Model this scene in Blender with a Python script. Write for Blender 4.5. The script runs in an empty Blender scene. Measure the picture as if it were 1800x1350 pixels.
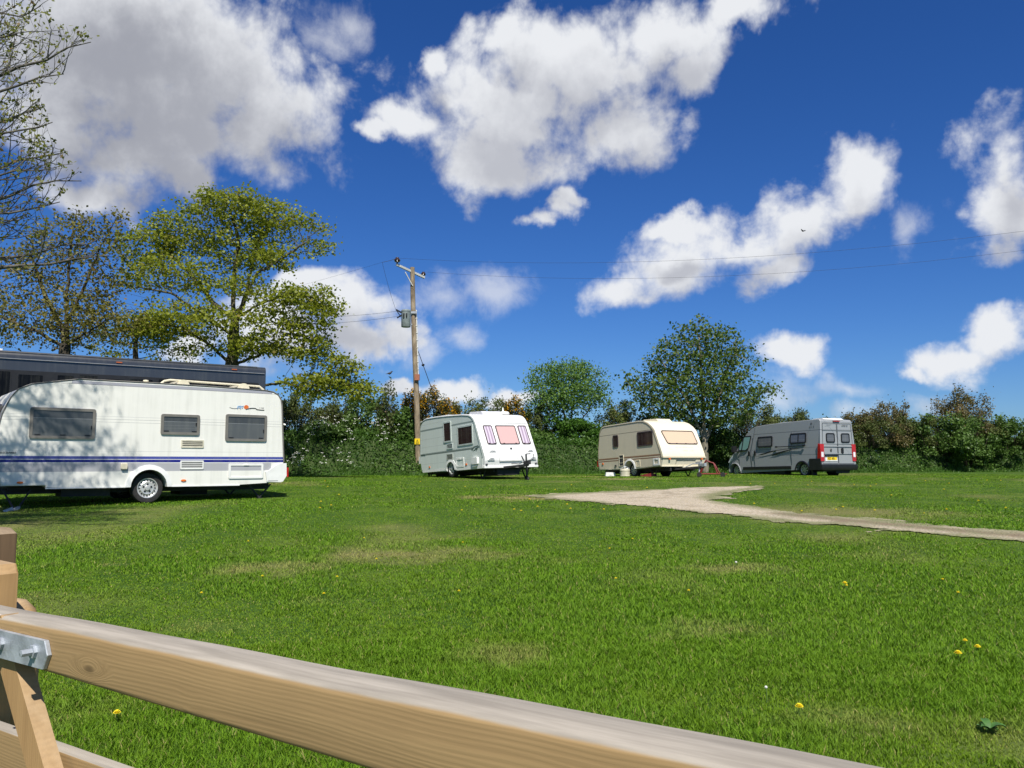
import bpy, bmesh, math, random
import numpy as np
from mathutils import Vector, Matrix, kdtree
random.seed(7)
RNG = np.random.default_rng(7)
C = bpy.context.scene.collection
SC = bpy.context.scene

# ------------------------------------------------------------------ camera maths (reference pixels, 1800 x 1350)
F = 1450.0; HY = 812.0
PITCH = math.atan((HY - 675) / F)
EYE = np.array([0.0, 0.0, 1.55])

def ray(px, py):
    v = ((px - 900) / F, 1.0, (675 - py) / F)
    c, s = math.cos(PITCH), math.sin(PITCH)
    return np.array([v[0], v[1] * c - v[2] * s, v[1] * s + v[2] * c])

def atd(px, py, y):
    r = ray(px, py)
    return EYE + r * (y / r[1])

def azel(px, py):
    r = ray(px, py); r = r / np.linalg.norm(r)
    return math.atan2(r[0], r[1]), math.asin(r[2])

# ------------------------------------------------------------------ noise and terrain
def vnoise(x, y, seed=0):
    x = np.asarray(x, float); y = np.asarray(y, float)
    xi = np.floor(x).astype(np.int64); yi = np.floor(y).astype(np.int64)
    xf = x - xi; yf = y - yi
    u = xf * xf * (3 - 2 * xf); v = yf * yf * (3 - 2 * yf)
    def h(a, b):
        n = (a * 374761393 + b * 668265263 + seed * 982451653) & 0x7fffffff
        n = ((n ^ (n >> 13)) * 1274126177) & 0x7fffffff
        n = n ^ (n >> 16)
        return (n & 0xffff) / 65535.0
    return (h(xi, yi) * (1 - u) + h(xi + 1, yi) * u) * (1 - v) + (h(xi, yi + 1) * (1 - u) + h(xi + 1, yi + 1) * u) * v

def fbm(x, y, seed=0, octv=4):
    a = 0.5; s = 0; t = 0
    for i in range(octv):
        s = s + a * vnoise(np.asarray(x) * 2 ** i + 17.3 * i, np.asarray(y) * 2 ** i - 9.1 * i, seed + i); t += a; a *= 0.5
    return s / t

_hy = np.linspace(-600, 600, 12001)
_hz = np.interp(_hy, [-600, 2, 10, 17.3, 24, 30.3, 34, 36.6, 42, 60, 600],
                [0, 0, .36, .69, .87, .975, .965, .94, .98, 1.0, 1.0])
_k = np.hanning(21); _k /= _k.sum()
_hz = np.convolve(np.pad(_hz, 10, mode='edge'), _k, mode='valid')

def height(x, y):
    return np.interp(y, _hy, _hz) + 0.05 * (fbm(np.asarray(x) / 7.0, np.asarray(y) / 7.0, 3, 2) - 0.5)

# earth bank under the hedge: a ridge following this line
BL = np.array([(-40, 24), (-14, 32), (-8, 35.2), (-2, 38), (4, 40.6), (9, 43.2), (14, 44.8), (20, 45.6), (34, 47), (60, 50)], float)
def bank_sd(x, y):
    """signed distance behind the bank's front foot, measured along y"""
    return y - np.interp(x, BL[:, 0], BL[:, 1])
def bank_h(x, y):
    s = bank_sd(x, y); s = s + .5 * (fbm(np.asarray(x) / 1.3, np.asarray(y) / 1.3, 61, 3) - .5)
    up = np.clip(s / 1.3, 0, 1); up = up * up * (3 - 2 * up); dn = np.clip((7.5 - s) / 1.8, 0, 1)
    return 1.5 * up * dn * (.9 + .25 * fbm(np.asarray(x) / 3.0, np.asarray(y) / 3.0, 63, 2))
def bank_z(x, y): return float(height(x, y) + bank_h(x, y))

def ground_px(px, py):
    r = ray(px, py)
    t = np.linspace(1.0, 70, 14000)
    P = EYE[None] + t[:, None] * r[None]
    d = P[:, 2] - height(P[:, 0], P[:, 1])
    i = int(np.argmax(d < 0)) if (d < 0).any() else len(t) - 1
    return P[i]

# ------------------------------------------------------------------ materials
def new_mat(name):
    m = bpy.data.materials.new(name); m.use_nodes = True
    nt = m.node_tree
    b = nt.nodes['Principled BSDF']
    return m, nt, b

def N(nt, kind, **kw):
    n = nt.nodes.new(kind)
    for k, v in kw.items():
        if k.startswith('i_'):
            n.inputs[k[2:].replace('_', ' ')].default_value = v
        else:
            setattr(n, k, v)
    return n

def L(nt, a, b): nt.links.new(a, b)

def math_n(nt, op, a, b=None, c=None, clamp=False):
    n = nt.nodes.new('ShaderNodeMath'); n.operation = op; n.use_clamp = clamp
    for i, v in enumerate((a, b, c)):
        if v is None: continue
        if isinstance(v, (int, float)): n.inputs[i].default_value = v
        else: nt.links.new(v, n.inputs[i])
    return n.outputs[0]

def mix_col(nt, fac, a, b, blend='MIX'):
    n = nt.nodes.new('ShaderNodeMix'); n.data_type = 'RGBA'; n.blend_type = blend
    def s(sock, v):
        if isinstance(v, (tuple, list)): sock.default_value = (*v[:3], 1)
        elif isinstance(v, (int, float)): sock.default_value = v
        else: nt.links.new(v, sock)
    s(n.inputs['Factor'], fac); s(n.inputs['A'], a); s(n.inputs['B'], b)
    return n.outputs['Result']

def smooth(nt, x, lo, hi):
    n = nt.nodes.new('ShaderNodeMapRange'); n.interpolation_type = 'SMOOTHSTEP'
    nt.links.new(x, n.inputs[0]); n.inputs[1].default_value = lo; n.inputs[2].default_value = hi
    return n.outputs[0]

def noise(nt, scale, detail=4, rough=0.55, vec=None, coord='Object'):
    n = nt.nodes.new('ShaderNodeTexNoise'); n.inputs['Scale'].default_value = scale
    n.inputs['Detail'].default_value = detail; n.inputs['Roughness'].default_value = rough
    if vec is None:
        t = nt.nodes.new('ShaderNodeTexCoord'); vec = t.outputs[coord]
    nt.links.new(vec, n.inputs['Vector'])
    return n.outputs['Fac']

def simple(name, col, rough=0.5, metal=0.0, spec=0.5, var=0.12, scale=6.0, coat=0.0, bump=0.0):
    m, nt, b = new_mat(name)
    f = noise(nt, scale, 5)
    d = tuple(c * (1 - var) for c in col); l = tuple(min(1, c * (1 + var)) for c in col)
    L(nt, mix_col(nt, smooth(nt, f, .3, .7), d, l), b.inputs['Base Color'])
    b.inputs['Roughness'].default_value = rough
    b.inputs['Metallic'].default_value = metal
    b.inputs['Specular IOR Level'].default_value = spec
    b.inputs['Coat Weight'].default_value = coat
    if bump:
        bp = N(nt, 'ShaderNodeBump'); bp.inputs['Strength'].default_value = bump
        bp.inputs['Distance'].default_value = .01
        L(nt, noise(nt, scale * 6, 3), bp.inputs['Height']); L(nt, bp.outputs[0], b.inputs['Normal'])
    return m

def banded(name, base, bands, rough=0.35, dirt=0.10, coat=0.15, metal=0.0, flake=0.0):
    """Painted panel: bands = (z0, z1, x0, x1, colour) in the vehicle's own coordinates, plus faint rain streaks."""
    m, nt, b = new_mat(name)
    tc = N(nt, 'ShaderNodeTexCoord'); sep = N(nt, 'ShaderNodeSeparateXYZ'); L(nt, tc.outputs['Object'], sep.inputs[0])
    x, z = sep.outputs[0], sep.outputs[2]
    col = base
    for (z0, z1, x0, x1, c) in bands:
        f = math_n(nt, 'MULTIPLY', math_n(nt, 'GREATER_THAN', z, z0), math_n(nt, 'LESS_THAN', z, z1))
        f = math_n(nt, 'MULTIPLY', f, math_n(nt, 'GREATER_THAN', x, x0))
        f = math_n(nt, 'MULTIPLY', f, math_n(nt, 'LESS_THAN', x, x1))
        col = mix_col(nt, f, col, c)
    mp = N(nt, 'ShaderNodeMapping'); mp.inputs['Scale'].default_value = (9, 9, .5); L(nt, tc.outputs['Object'], mp.inputs[0])
    st = noise(nt, 1.0, 6, .6, mp.outputs[0])
    bl = noise(nt, 1.7, 5, .6)
    f = math_n(nt, 'MULTIPLY', smooth(nt, math_n(nt, 'ADD', math_n(nt, 'MULTIPLY', st, .6), math_n(nt, 'MULTIPLY', bl, .4)), .42, .75), dirt * 3)
    col = mix_col(nt, f, col, (.33, .33, .27))
    if not isinstance(col, tuple): L(nt, col, b.inputs['Base Color'])
    b.inputs['Roughness'].default_value = rough; b.inputs['Coat Weight'].default_value = coat; b.inputs['Coat Roughness'].default_value = .15
    b.inputs['Metallic'].default_value = metal
    bp = N(nt, 'ShaderNodeBump'); bp.inputs['Strength'].default_value = .05; bp.inputs['Distance'].default_value = .01
    L(nt, noise(nt, 3.0, 2), bp.inputs['Height']); L(nt, bp.outputs[0], b.inputs['Normal'])
    return m

def leaf_mat(name, a, bcol, trans=0.35, rough=0.5, c=None):
    m, nt, b = new_mat(name)
    at = N(nt, 'ShaderNodeAttribute', attribute_name='rnd')
    oi = N(nt, 'ShaderNodeObjectInfo')
    col = mix_col(nt, at.outputs['Fac'], a, bcol)
    if c: col = mix_col(nt, smooth(nt, at.outputs['Fac'], .8, .95), col, c)
    v = math_n(nt, 'ADD', .8, math_n(nt, 'MULTIPLY', oi.outputs['Random'], .4))
    hs = N(nt, 'ShaderNodeHueSaturation'); L(nt, col, hs.inputs['Color']); L(nt, v, hs.inputs['Value'])
    col = hs.outputs[0]
    L(nt, col, b.inputs['Base Color']); b.inputs['Roughness'].default_value = rough
    b.inputs['Specular IOR Level'].default_value = .35
    tr = N(nt, 'ShaderNodeBsdfTranslucent'); L(nt, mix_col(nt, .5, col, (a[0] * 1.6, a[1] * 1.7, a[2]), 'MIX'), tr.inputs[0])
    mx = N(nt, 'ShaderNodeMixShader'); mx.inputs[0].default_value = trans
    L(nt, b.outputs[0], mx.inputs[1]); L(nt, tr.outputs[0], mx.inputs[2])
    L(nt, mx.outputs[0], nt.nodes['Material Output'].inputs[0])
    return m

def bark_mat(name, a, b2, scale=9):
    m, nt, b = new_mat(name)
    tc = N(nt, 'ShaderNodeTexCoord'); mp = N(nt, 'ShaderNodeMapping'); mp.inputs['Scale'].default_value = (1, 1, .3)
    L(nt, tc.outputs['Object'], mp.inputs[0])
    f = noise(nt, scale, 6, .65, mp.outputs[0])
    L(nt, mix_col(nt, smooth(nt, f, .35, .68), a, b2), b.inputs['Base Color'])
    b.inputs['Roughness'].default_value = .9
    bp = N(nt, 'ShaderNodeBump'); bp.inputs['Strength'].default_value = .6; bp.inputs['Distance'].default_value = .03
    L(nt, f, bp.inputs['Height']); L(nt, bp.outputs[0], b.inputs['Normal'])
    return m

def wood_mat(name, fresh, dark, grey, top_grey=0.0, axis='X'):
    """Sawn softwood: long grain, growth rings, knots; weathered silver where the upper faces take the rain."""
    m, nt, b = new_mat(name)
    tc = N(nt, 'ShaderNodeTexCoord'); mp = N(nt, 'ShaderNodeMapping')
    sc = {'X': (1.2, 20, 20), 'Z': (20, 20, 1.2)}[axis]
    mp.inputs['Scale'].default_value = sc; L(nt, tc.outputs['Object'], mp.inputs[0])
    # knots bend the grain
    mk = N(nt, 'ShaderNodeMapping'); mk.inputs['Scale'].default_value = (3.4, 3, 10) if axis == 'X' else (10, 3, 3.4)
    L(nt, tc.outputs['Object'], mk.inputs[0])
    vo = N(nt, 'ShaderNodeTexVoronoi'); vo.inputs['Scale'].default_value = 1.0; L(nt, mk.outputs[0], vo.inputs['Vector'])
    knot = smooth(nt, vo.outputs['Distance'], .26, .02)
    core = smooth(nt, vo.outputs['Distance'], .085, .03)
    add = N(nt, 'ShaderNodeVectorMath', operation='ADD'); L(nt, mp.outputs[0], add.inputs[0])
    cb = N(nt, 'ShaderNodeCombineXYZ'); kk = math_n(nt, 'ADD', math_n(nt, 'MULTIPLY', knot, .8), math_n(nt, 'MULTIPLY', noise(nt, 1.6, 2), .7))
    for i in range(3): L(nt, kk, cb.inputs[i])
    L(nt, cb.outputs[0], add.inputs[1])
    g1 = noise(nt, 1.3, 6, .6, add.outputs[0])
    wv = N(nt, 'ShaderNodeTexWave', wave_type='BANDS', bands_direction='Z' if axis == 'X' else 'X')
    wv.inputs['Scale'].default_value = 2.3; wv.inputs['Distortion'].default_value = 9; wv.inputs['Detail'].default_value = 5; wv.inputs['Detail Scale'].default_value = .6
    L(nt, add.outputs[0], wv.inputs['Vector'])
    g = math_n(nt, 'ADD', math_n(nt, 'MULTIPLY', g1, .9), math_n(nt, 'MULTIPLY', wv.outputs['Fac'], .10))
    col = mix_col(nt, smooth(nt, g, .18, .82), dark, fresh)
    big = noise(nt, 2.2, 4)
    col = mix_col(nt, math_n(nt, 'MULTIPLY', smooth(nt, big, .4, .75), .35), col, tuple(c * .62 for c in fresh))
    col = mix_col(nt, math_n(nt, 'MULTIPLY', core, .75), col, tuple(c * .3 for c in dark))
    if top_grey > 0:
        ge = N(nt, 'ShaderNodeNewGeometry'); sp = N(nt, 'ShaderNodeSeparateXYZ'); L(nt, ge.outputs['Normal'], sp.inputs[0])
        n2 = noise(nt, 7, 5)
        up = smooth(nt, math_n(nt, 'ADD', sp.outputs[2], math_n(nt, 'MULTIPLY', math_n(nt, 'SUBTRACT', n2, .5), .5)), .35, .8)
        mg = N(nt, 'ShaderNodeMapping'); mg.inputs['Scale'].default_value = (3, 40, 40); L(nt, tc.outputs['Object'], mg.inputs[0])
        gg = noise(nt, 1.0, 5, .6, mg.outputs[0])
        gcol = mix_col(nt, smooth(nt, gg, .3, .7), tuple(c * .7 for c in grey), tuple(c * 1.15 for c in grey))
        sp2 = N(nt, 'ShaderNodeTexVoronoi'); sp2.inputs['Scale'].default_value = 9; L(nt, tc.outputs['Object'], sp2.inputs['Vector'])
        gcol = mix_col(nt, math_n(nt, 'MULTIPLY', smooth(nt, sp2.outputs['Distance'], .07, .05), .8), gcol, (.62, .60, .56))
        col = mix_col(nt, math_n(nt, 'MULTIPLY', up, top_grey), col, gcol)
    L(nt, col, b.inputs['Base Color']); b.inputs['Roughness'].default_value = .8
    b.inputs['Specular IOR Level'].default_value = .25
    bp = N(nt, 'ShaderNodeBump'); bp.inputs['Strength'].default_value = .35; bp.inputs['Distance'].default_value = .004
    L(nt, g, bp.inputs['Height']); L(nt, bp.outputs[0], b.inputs['Normal'])
    return m

def glass_mat(name, col, rough=.06, bands=(), var=.15):
    m = banded(name, col, list(bands), rough=rough, dirt=.05, coat=0)
    b = m.node_tree.nodes['Principled BSDF']; b.inputs['Specular IOR Level'].default_value = .6
    return m

# ------------------------------------------------------------------ mesh helpers
class MB:
    def __init__(s): s.v = []; s.f = []; s.mi = []; s.cur = 0
    def add(s, vs, fs):
        o = len(s.v); s.v += [tuple(map(float, p)) for p in vs]
        for f in fs: s.f.append(tuple(i + o for i in f)); s.mi.append(s.cur)
        return s
    def obox(s, c, ax, ay, az):
        c, ax, ay, az = (np.array(q, float) for q in (c, ax, ay, az))
        vs = [c + i * ax + j * ay + k * az for k in (-1, 1) for j in (-1, 1) for i in (-1, 1)]
        return s.add(vs, [(0, 2, 3, 1), (4, 5, 7, 6), (0, 1, 5, 4), (2, 6, 7, 3), (0, 4, 6, 2), (1, 3, 7, 5)])
    def box(s, x0, x1, y0, y1, z0, z1):
        return s.obox(((x0 + x1) / 2, (y0 + y1) / 2, (z0 + z1) / 2), ((x1 - x0) / 2, 0, 0), (0, (y1 - y0) / 2, 0), (0, 0, (z1 - z0) / 2))
    def bar(s, a, b, w, h=None):
        a = np.array(a, float); b = np.array(b, float); d = b - a; l = np.linalg.norm(d); d /= l
        up = np.array([0, 0, 1.0]) if abs(d[2]) < .95 else np.array([0, 1.0, 0])
        u = np.cross(d, up); u /= np.linalg.norm(u); v = np.cross(u, d)
        return s.obox((a + b) / 2, d * l / 2, u * w / 2, v * (h or w) / 2)
    def tube(s, pts, r, n=8, cap=True):
        pts = [np.array(p, float) for p in pts]; m = len(pts)
        rs = r if hasattr(r, '__len__') else [r] * m
        vs = []; ref = None
        for i, p in enumerate(pts):
            d = pts[min(i + 1, m - 1)] - pts[max(i - 1, 0)]; d = d / (np.linalg.norm(d) + 1e-9)
            if ref is None: ref = np.array([0, 0, 1.0]) if abs(d[2]) < .9 else np.array([1.0, 0, 0])
            u = np.cross(d, ref); u /= np.linalg.norm(u) + 1e-9; w = np.cross(u, d); ref = w
            for k in range(n):
                a = 2 * math.pi * k / n; vs.append(p + rs[i] * (math.cos(a) * u + math.sin(a) * w))
        fs = [(i * n + k, i * n + (k + 1) % n, (i + 1) * n + (k + 1) % n, (i + 1) * n + k) for i in range(m - 1) for k in range(n)]
        if cap: fs += [tuple(range(n))[::-1], tuple(range((m - 1) * n, m * n))]
        return s.add(vs, fs)
    def lathe(s, prof, c, axis='Y', n=28):
        vs = []; m = len(prof)
        for (r, h) in prof:
            for k in range(n):
                a = 2 * math.pi * k / n; p, q = r * math.cos(a), r * math.sin(a)
                vs.append({'Y': (c[0] + p, c[1] + h, c[2] + q), 'Z': (c[0] + p, c[1] + q, c[2] + h), 'X': (c[0] + h, c[1] + p, c[2] + q)}[axis])
        fs = [(i * n + k, i * n + (k + 1) % n, (i + 1) * n + (k + 1) % n, (i + 1) * n + k) for i in range(m - 1) for k in range(n)]
        return s.add(vs, fs)
    def plate(s, out, fr, t, back=0.0, inset=0.006):
        o, ax, az, nn = fr; n = len(out)
        cx = sum(p[0] for p in out) / n; cz = sum(p[1] for p in out) / n
        def P(a, b, h): return o + a * ax + b * az + h * nn
        ins = []
        for (a, b) in out:
            l = math.hypot(a - cx, b - cz) + 1e-9; k = max(0, 1 - inset / l); ins.append((cx + (a - cx) * k, cz + (b - cz) * k))
        vs = [P(a, b, back) for a, b in out] + [P(a, b, t - min(inset, t * .5)) for a, b in out] + [P(a, b, t) for a, b in ins]
        fs = [tuple(range(2 * n, 3 * n))]
        for lv in (0, 1):
            for i in range(n):
                j = (i + 1) % n; fs.append((lv * n + i, lv * n + j, lv * n + n + j, lv * n + n + i))
        return s.add(vs, fs)
    def ring(s, out, inn, fr, t, back=0.0):
        o, ax, az, nn = fr; n = len(out)
        def P(q, h): return o + q[0] * ax + q[1] * az + h * nn
        vs = [P(q, back) for q in out] + [P(q, t) for q in out] + [P(q, t) for q in inn] + [P(q, back) for q in inn]
        fs = []
        for lv in range(3):
            for i in range(n):
                j = (i + 1) % n; fs.append((lv * n + i, lv * n + j, lv * n + n + j, lv * n + n + i))
        return s.add(vs, fs)
    def prism(s, prof, y0, y1):
        n = len(prof)
        vs = [(x, y0, z) for x, z in prof] + [(x, y1, z) for x, z in prof]
        fs = [tuple(range(n)), tuple(range(2 * n - 1, n - 1, -1))] + [(i, n + i, n + (i + 1) % n, (i + 1) % n) for i in range(n)]
        return s.add(vs, fs)
    def build(s, name, mats, parent=None, ang=35, bevel=None, zmin=None, fix=True):
        me = bpy.data.meshes.new(name); me.from_pydata(s.v, [], s.f)
        mats = mats if isinstance(mats, (list, tuple)) else [mats]
        for m in mats: me.materials.append(m)
        if len(mats) > 1: me.polygons.foreach_set('material_index', s.mi)
        if fix or bevel:
            bm = bmesh.new(); bm.from_mesh(me)
            if fix: bmesh.ops.recalc_face_normals(bm, faces=bm.faces)
            if bevel:
                ys = [v.co.y for v in bm.verts]; lo, hi = min(ys), max(ys)
                es = [e for e in bm.edges if all(abs(v.co.y - lo) < 1e-5 for v in e.verts) or all(abs(v.co.y - hi) < 1e-5 for v in e.verts)]
                if zmin is not None: es = [e for e in es if min(v.co.z for v in e.verts) > zmin]
                bmesh.ops.bevel(bm, geom=es, offset=bevel, segments=4, affect='EDGES', profile=.6, clamp_overlap=True)
            bm.to_mesh(me); bm.free()
        return link_mesh(name, me, parent, ang)

def link_mesh(name, me, parent=None, ang=35):
    if ang:
        me.shade_smooth(); me.set_sharp_from_angle(angle=math.radians(ang))
        for p in me.polygons:
            if len(p.vertices) > 8: p.use_smooth = False
    o = bpy.data.objects.new(name, me); C.objects.link(o)
    if parent: o.parent = parent
    return o

def tag(o, label=None, cat=None, group=None, kind=None):
    if label: o['label'] = label
    if cat: o['category'] = cat
    if group: o['group'] = group
    if kind: o['kind'] = kind
    return o

def frame3(th, p=0, r=0):
    return Matrix.Rotation(math.radians(th), 4, 'Z') @ Matrix.Rotation(math.radians(-p), 4, 'Y') @ Matrix.Rotation(math.radians(r), 4, 'X')

def thing(name, label, cat, loc=(0, 0, 0), M=None, group=None):
    o = bpy.data.objects.new(name, None); o.empty_display_size = .3; C.objects.link(o)
    m = (M or Matrix.Identity(4)).copy(); m.translation = Vector(loc); o.matrix_world = m
    return tag(o, label, cat, group)

def copy_tree(o, parent=None):
    c = o.copy(); C.objects.link(c)
    if parent: c.parent = parent
    for ch in list(o.children): copy_tree(ch, c)
    return c

SIDE = (np.zeros(3), np.array([1.0, 0, 0]), np.array([0, 0, 1.0]), np.array([0, -1.0, 0]))
def plane_frame(o, ax, az, n):
    return tuple(np.array(q, float) for q in (o, ax, az, n))

def rpoly(pts, r, seg=4):
    out = []; n = len(pts)
    for i in range(n):
        p0, p1, p2 = (np.array(pts[j % n], float) for j in (i - 1, i, i + 1))
        a = p0 - p1; b = p2 - p1; la, lb = np.linalg.norm(a), np.linalg.norm(b)
        rr = min(r, la * .45, lb * .45); a = p1 + a / la * rr; b = p1 + b / lb * rr
        for k in range(seg + 1):
            t = k / seg; out.append(tuple((1 - t) ** 2 * a + 2 * t * (1 - t) * p1 + t * t * b))
    return out
def rrect(x0, x1, z0, z1, r, seg=4): return rpoly([(x0, z0), (x1, z0), (x1, z1), (x0, z1)], r, seg)
def shrink(out, d):
    n = len(out); res = []
    for i in range(n):
        p0, p1, p2 = (np.array(out[j % n]) for j in (i - 1, i, i + 1))
        e1 = p1 - p0; e2 = p2 - p1
        n1 = np.array([-e1[1], e1[0]]) / (np.linalg.norm(e1) + 1e-9); n2 = np.array([-e2[1], e2[0]]) / (np.linalg.norm(e2) + 1e-9)
        m = n1 + n2; l = np.linalg.norm(m); m = m / l if l > 1e-6 else n1
        res.append(tuple(p1 + m * d / max(.5, float(m @ n1))))
    return res

def window(parent, corners, r, fr, fmat, pmat, fw=.04, proud=.022, pane_t=.013, name='window'):
    """frame ring as the part, the pane as its sub-part (corners anticlockwise)"""
    out = rpoly(corners, r); ri = max(.012, r - fw * .6); inn = rpoly(shrink(corners, fw), ri)
    w = MB().ring(out, inn, fr, proud, -.004).build(name, fmat, parent)
    MB().plate(rpoly(shrink(corners, fw - .004), ri), fr, pane_t, -.002, .003).build('pane', pmat, w)
    return w

# ------------------------------------------------------------------ base materials
M = {}
M['white'] = simple('white_plastic', (.78, .78, .74), .4, var=.05)
M['cream'] = simple('cream_plastic', (.70, .64, .47), .5, var=.08)
M['frame_grey'] = simple('grey_window_frame', (.17, .16, .14), .5, var=.1)
M['black'] = simple('black_plastic', (.012, .012, .013), .45, var=.2)
M['trim'] = simple('dark_rubber_trim', (.05, .05, .05), .6)
M['tyre'] = simple('tyre_rubber', (.022, .021, .02), .85, var=.3, scale=20)
M['steel'] = simple('galvanised_steel', (.40, .43, .46), .5, metal=.35, var=.25, scale=22, bump=.1)
M['chassis'] = simple('dark_chassis', (.02, .02, .021), .7, var=.3)
M['rim_white'] = simple('painted_steel_rim', (.62, .62, .60), .35, metal=.4, var=.1)
M['rim_alloy'] = simple('alloy_rim', (.60, .61, .62), .3, metal=.7, var=.1)
M['amber'] = simple('amber_lens', (.75, .16, .02), .25, var=.1)
M['red_lens'] = simple('red_lens', (.42, .012, .012), .15, var=.15, coat=.4)
M['clear_lens'] = simple('clear_lens', (.75, .75, .76), .12, var=.1, coat=.4)
M['red'] = simple('red_paint', (.17, .012, .010), .5, var=.25)
M['yellow'] = simple('yellow_plate', (.80, .55, .01), .4, var=.05)

def wheel(parent, x, y, z, R, w, style, rim_mat, outer=-1):
    """tyre is the part, the rim its sub-part; outer face toward -y"""
    rr = R * .62
    s = outer
    t = MB().lathe([(rr, s * -w), (R * .9, s * -w), (R * .985, s * -w * .85), (R, s * -w * .5), (R * .985, s * -w * .16), (R * .93, s * .004), (R * .80, s * .012), (rr * 1.02, 0)], (x, y, z), 'Y', 32)
    o = t.build('wheel', M['tyre'], parent)
    m = MB()
    m.lathe([(rr * 1.02, 0), (rr * 1.03, s * .008), (rr * .96, s * .006), (rr * .93, s * -.02), (rr * .86, s * -.03)], (x, y, z), 'Y', 32)
    if style == 'steel':
        m.lathe([(rr * .88, s * -.03), (rr * .62, s * .0), (rr * .5, s * -.005), (rr * .3, s * .0), (rr * .22, s * .02), (.001, s * .022)], (x, y, z), 'Y', 32)
        m.cur = 1
        for k in range(16):
            a = 2 * math.pi * k / 16; d = np.array([math.cos(a), 0, math.sin(a)]); tt = np.array([-d[2], 0, d[0]])
            m.obox(np.array([x, y, z]) + d * rr * .77 + np.array([0, s * -.012, 0]), d * rr * .075, tt * rr * .05, (0, .006, 0))
        for k in range(5):
            a = 2 * math.pi * k / 5 + .3; d = np.array([math.cos(a), 0, math.sin(a)]); tt = np.array([-d[2], 0, d[0]])
            m.obox(np.array([x, y, z]) + d * rr * .40, d * .017, tt * .017, (0, .006, 0))
    else:
        m.cur = 1
        m.lathe([(rr * .9, s * -.05), (.001, s * -.05)], (x, y, z), 'Y', 32)
        m.cur = 0
        nsp = 5 if style == 'alloy5' else 8
        for k in range(nsp):
            a = 2 * math.pi * k / nsp + .5; d = np.array([math.cos(a), 0, math.sin(a)]); tt = np.array([-d[2], 0, d[0]])
            m.obox(np.array([x, y, z]) + d * rr * .55 + np.array([0, s * -.012, 0]), d * rr * .38, tt * rr * (.17 if nsp == 5 else .11), (0, .015, 0))
        m.lathe([(rr * .33, s * -.01), (rr * .3, s * .015), (.001, s * .018)], (x, y, z), 'Y', 20)
    m.build('rim', [rim_mat, M['black']], o)
    return o

def steady(parent, x0, x1, y, ztop, zbot, name='corner_steady'):
    m = MB(); mid = (x0 + x1) / 2
    m.bar((x0, y, ztop), (mid + .02, y, zbot), .035); m.bar((x1, y, ztop), (mid - .02, y, zbot), .03)
    m.box(mid - .07, mid + .07, y - .05, y + .05, zbot - .012, zbot + .012)
    return m.build(name, M['chassis'], parent)

def vent(parent, x0, x1, z0, z1, name='vent', mat=None, rows=4, cols=6, fr=SIDE):
    m = MB(); mat = mat or M['cream']
    out = rrect(x0, x1, z0, z1, .02); inn = rrect(x0 + .025, x1 - .025, z0 + .025, z1 - .025, .008)
    m.ring(out, inn, fr, .016, -.004)
    m.cur = 1
    m.plate(rrect(x0 + .022, x1 - .022, z0 + .022, z1 - .022, .008), fr, .004, -.002, .002)
    m.cur = 0
    o, ax, az, nn = fr
    for i in range(rows):
        z = z0 + (z1 - z0) * (i + .7) / (rows + .4)
        m.obox(o + ax * (x0 + x1) / 2 + az * z + nn * .009, ax * ((x1 - x0) / 2 - .025), az * .009, nn * .004)
    return m.build(name, [mat, M['trim']], parent)

def hatch(parent, x0, x1, z0, z1, mat, face=None, name='hatch', fw=.05, lock=True):
    out = rrect(x0, x1, z0, z1, .035); m = MB()
    m.ring(out, rrect(x0 + fw, x1 - fw, z0 + fw, z1 - fw, .012), SIDE, .022, -.004)
    m.cur = 1; m.plate(rrect(x0 + fw - .002, x1 - fw + .002, z0 + fw - .002, z1 - fw + .002, .012), SIDE, .010, -.002, .003)
    o = m.build(name, [mat, face or mat], parent)
    if lock:
        MB().box((x0 + x1) / 2 - .06, (x0 + x1) / 2 + .06, -.03, -.02, z1 - fw * .9, z1 - fw * .25).build('latch', M['white'], o)
    return o

def arch_pts(cx, r, z0, n=9, zc=None):
    zc = zc if zc is not None else z0
    a0 = math.asin(max(-1, min(1, (z0 - zc) / r)))
    return [(cx + r * math.cos(a), zc + r * math.sin(a)) for a in np.linspace(a0, math.pi - a0, n)]

def arch_trim(parent, cx, r, z0, w, mat, name='wheel_arch', zc=None, drop=.0):
    o = arch_pts(cx, r + w, z0, 15, zc); i = arch_pts(cx, r, z0, 15, zc)
    if drop:
        o = [(o[0][0] + drop * .5, z0 - drop)] + o + [(o[-1][0] - drop * .5, z0 - drop)]; i = [(i[0][0], z0 - drop)] + i + [(i[-1][0], z0 - drop)]
    m = MB(); n = len(o); vs = []
    for (a, b), (c, d) in zip(o, i):
        vs += [(a, .0, b), (a, -.02, b), (c, -.035, d), (c, .10, d)]
    fs = [(4 * k + j, 4 * k + j + 1, 4 * k + 5 + j, 4 * k + 4 + j) for k in range(n - 1) for j in range(3)]
    m.add(vs, fs)
    return m.build(name, mat, parent)

def glyph_row(m, x, z, n, h, fr, seed, gap=.35, t=.004):
    """unreadably small lettering: uneven little strokes"""
    r = random.Random(seed); w = h * .55
    for i in range(n):
        if r.random() < .12: x += w; continue
        o, ax, az, nn = fr
        m.obox(o + ax * (x + w * .15) + az * (z + h / 2) + nn * t * .5, ax * w * .13, az * h / 2, nn * t * .5)
        for zz in r.sample([.1, .5, .9], 2):
            m.obox(o + ax * (x + w * .5) + az * (z + h * zz) + nn * t * .5, ax * w * .4, az * h * .09, nn * t * .45)
        if r.random() < .6: m.obox(o + ax * (x + w * .85) + az * (z + h * .6) + nn * t * .5, ax * w * .11, az * h * .35, nn * t * .5)
        x += w * (1 + gap)
    return m

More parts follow.
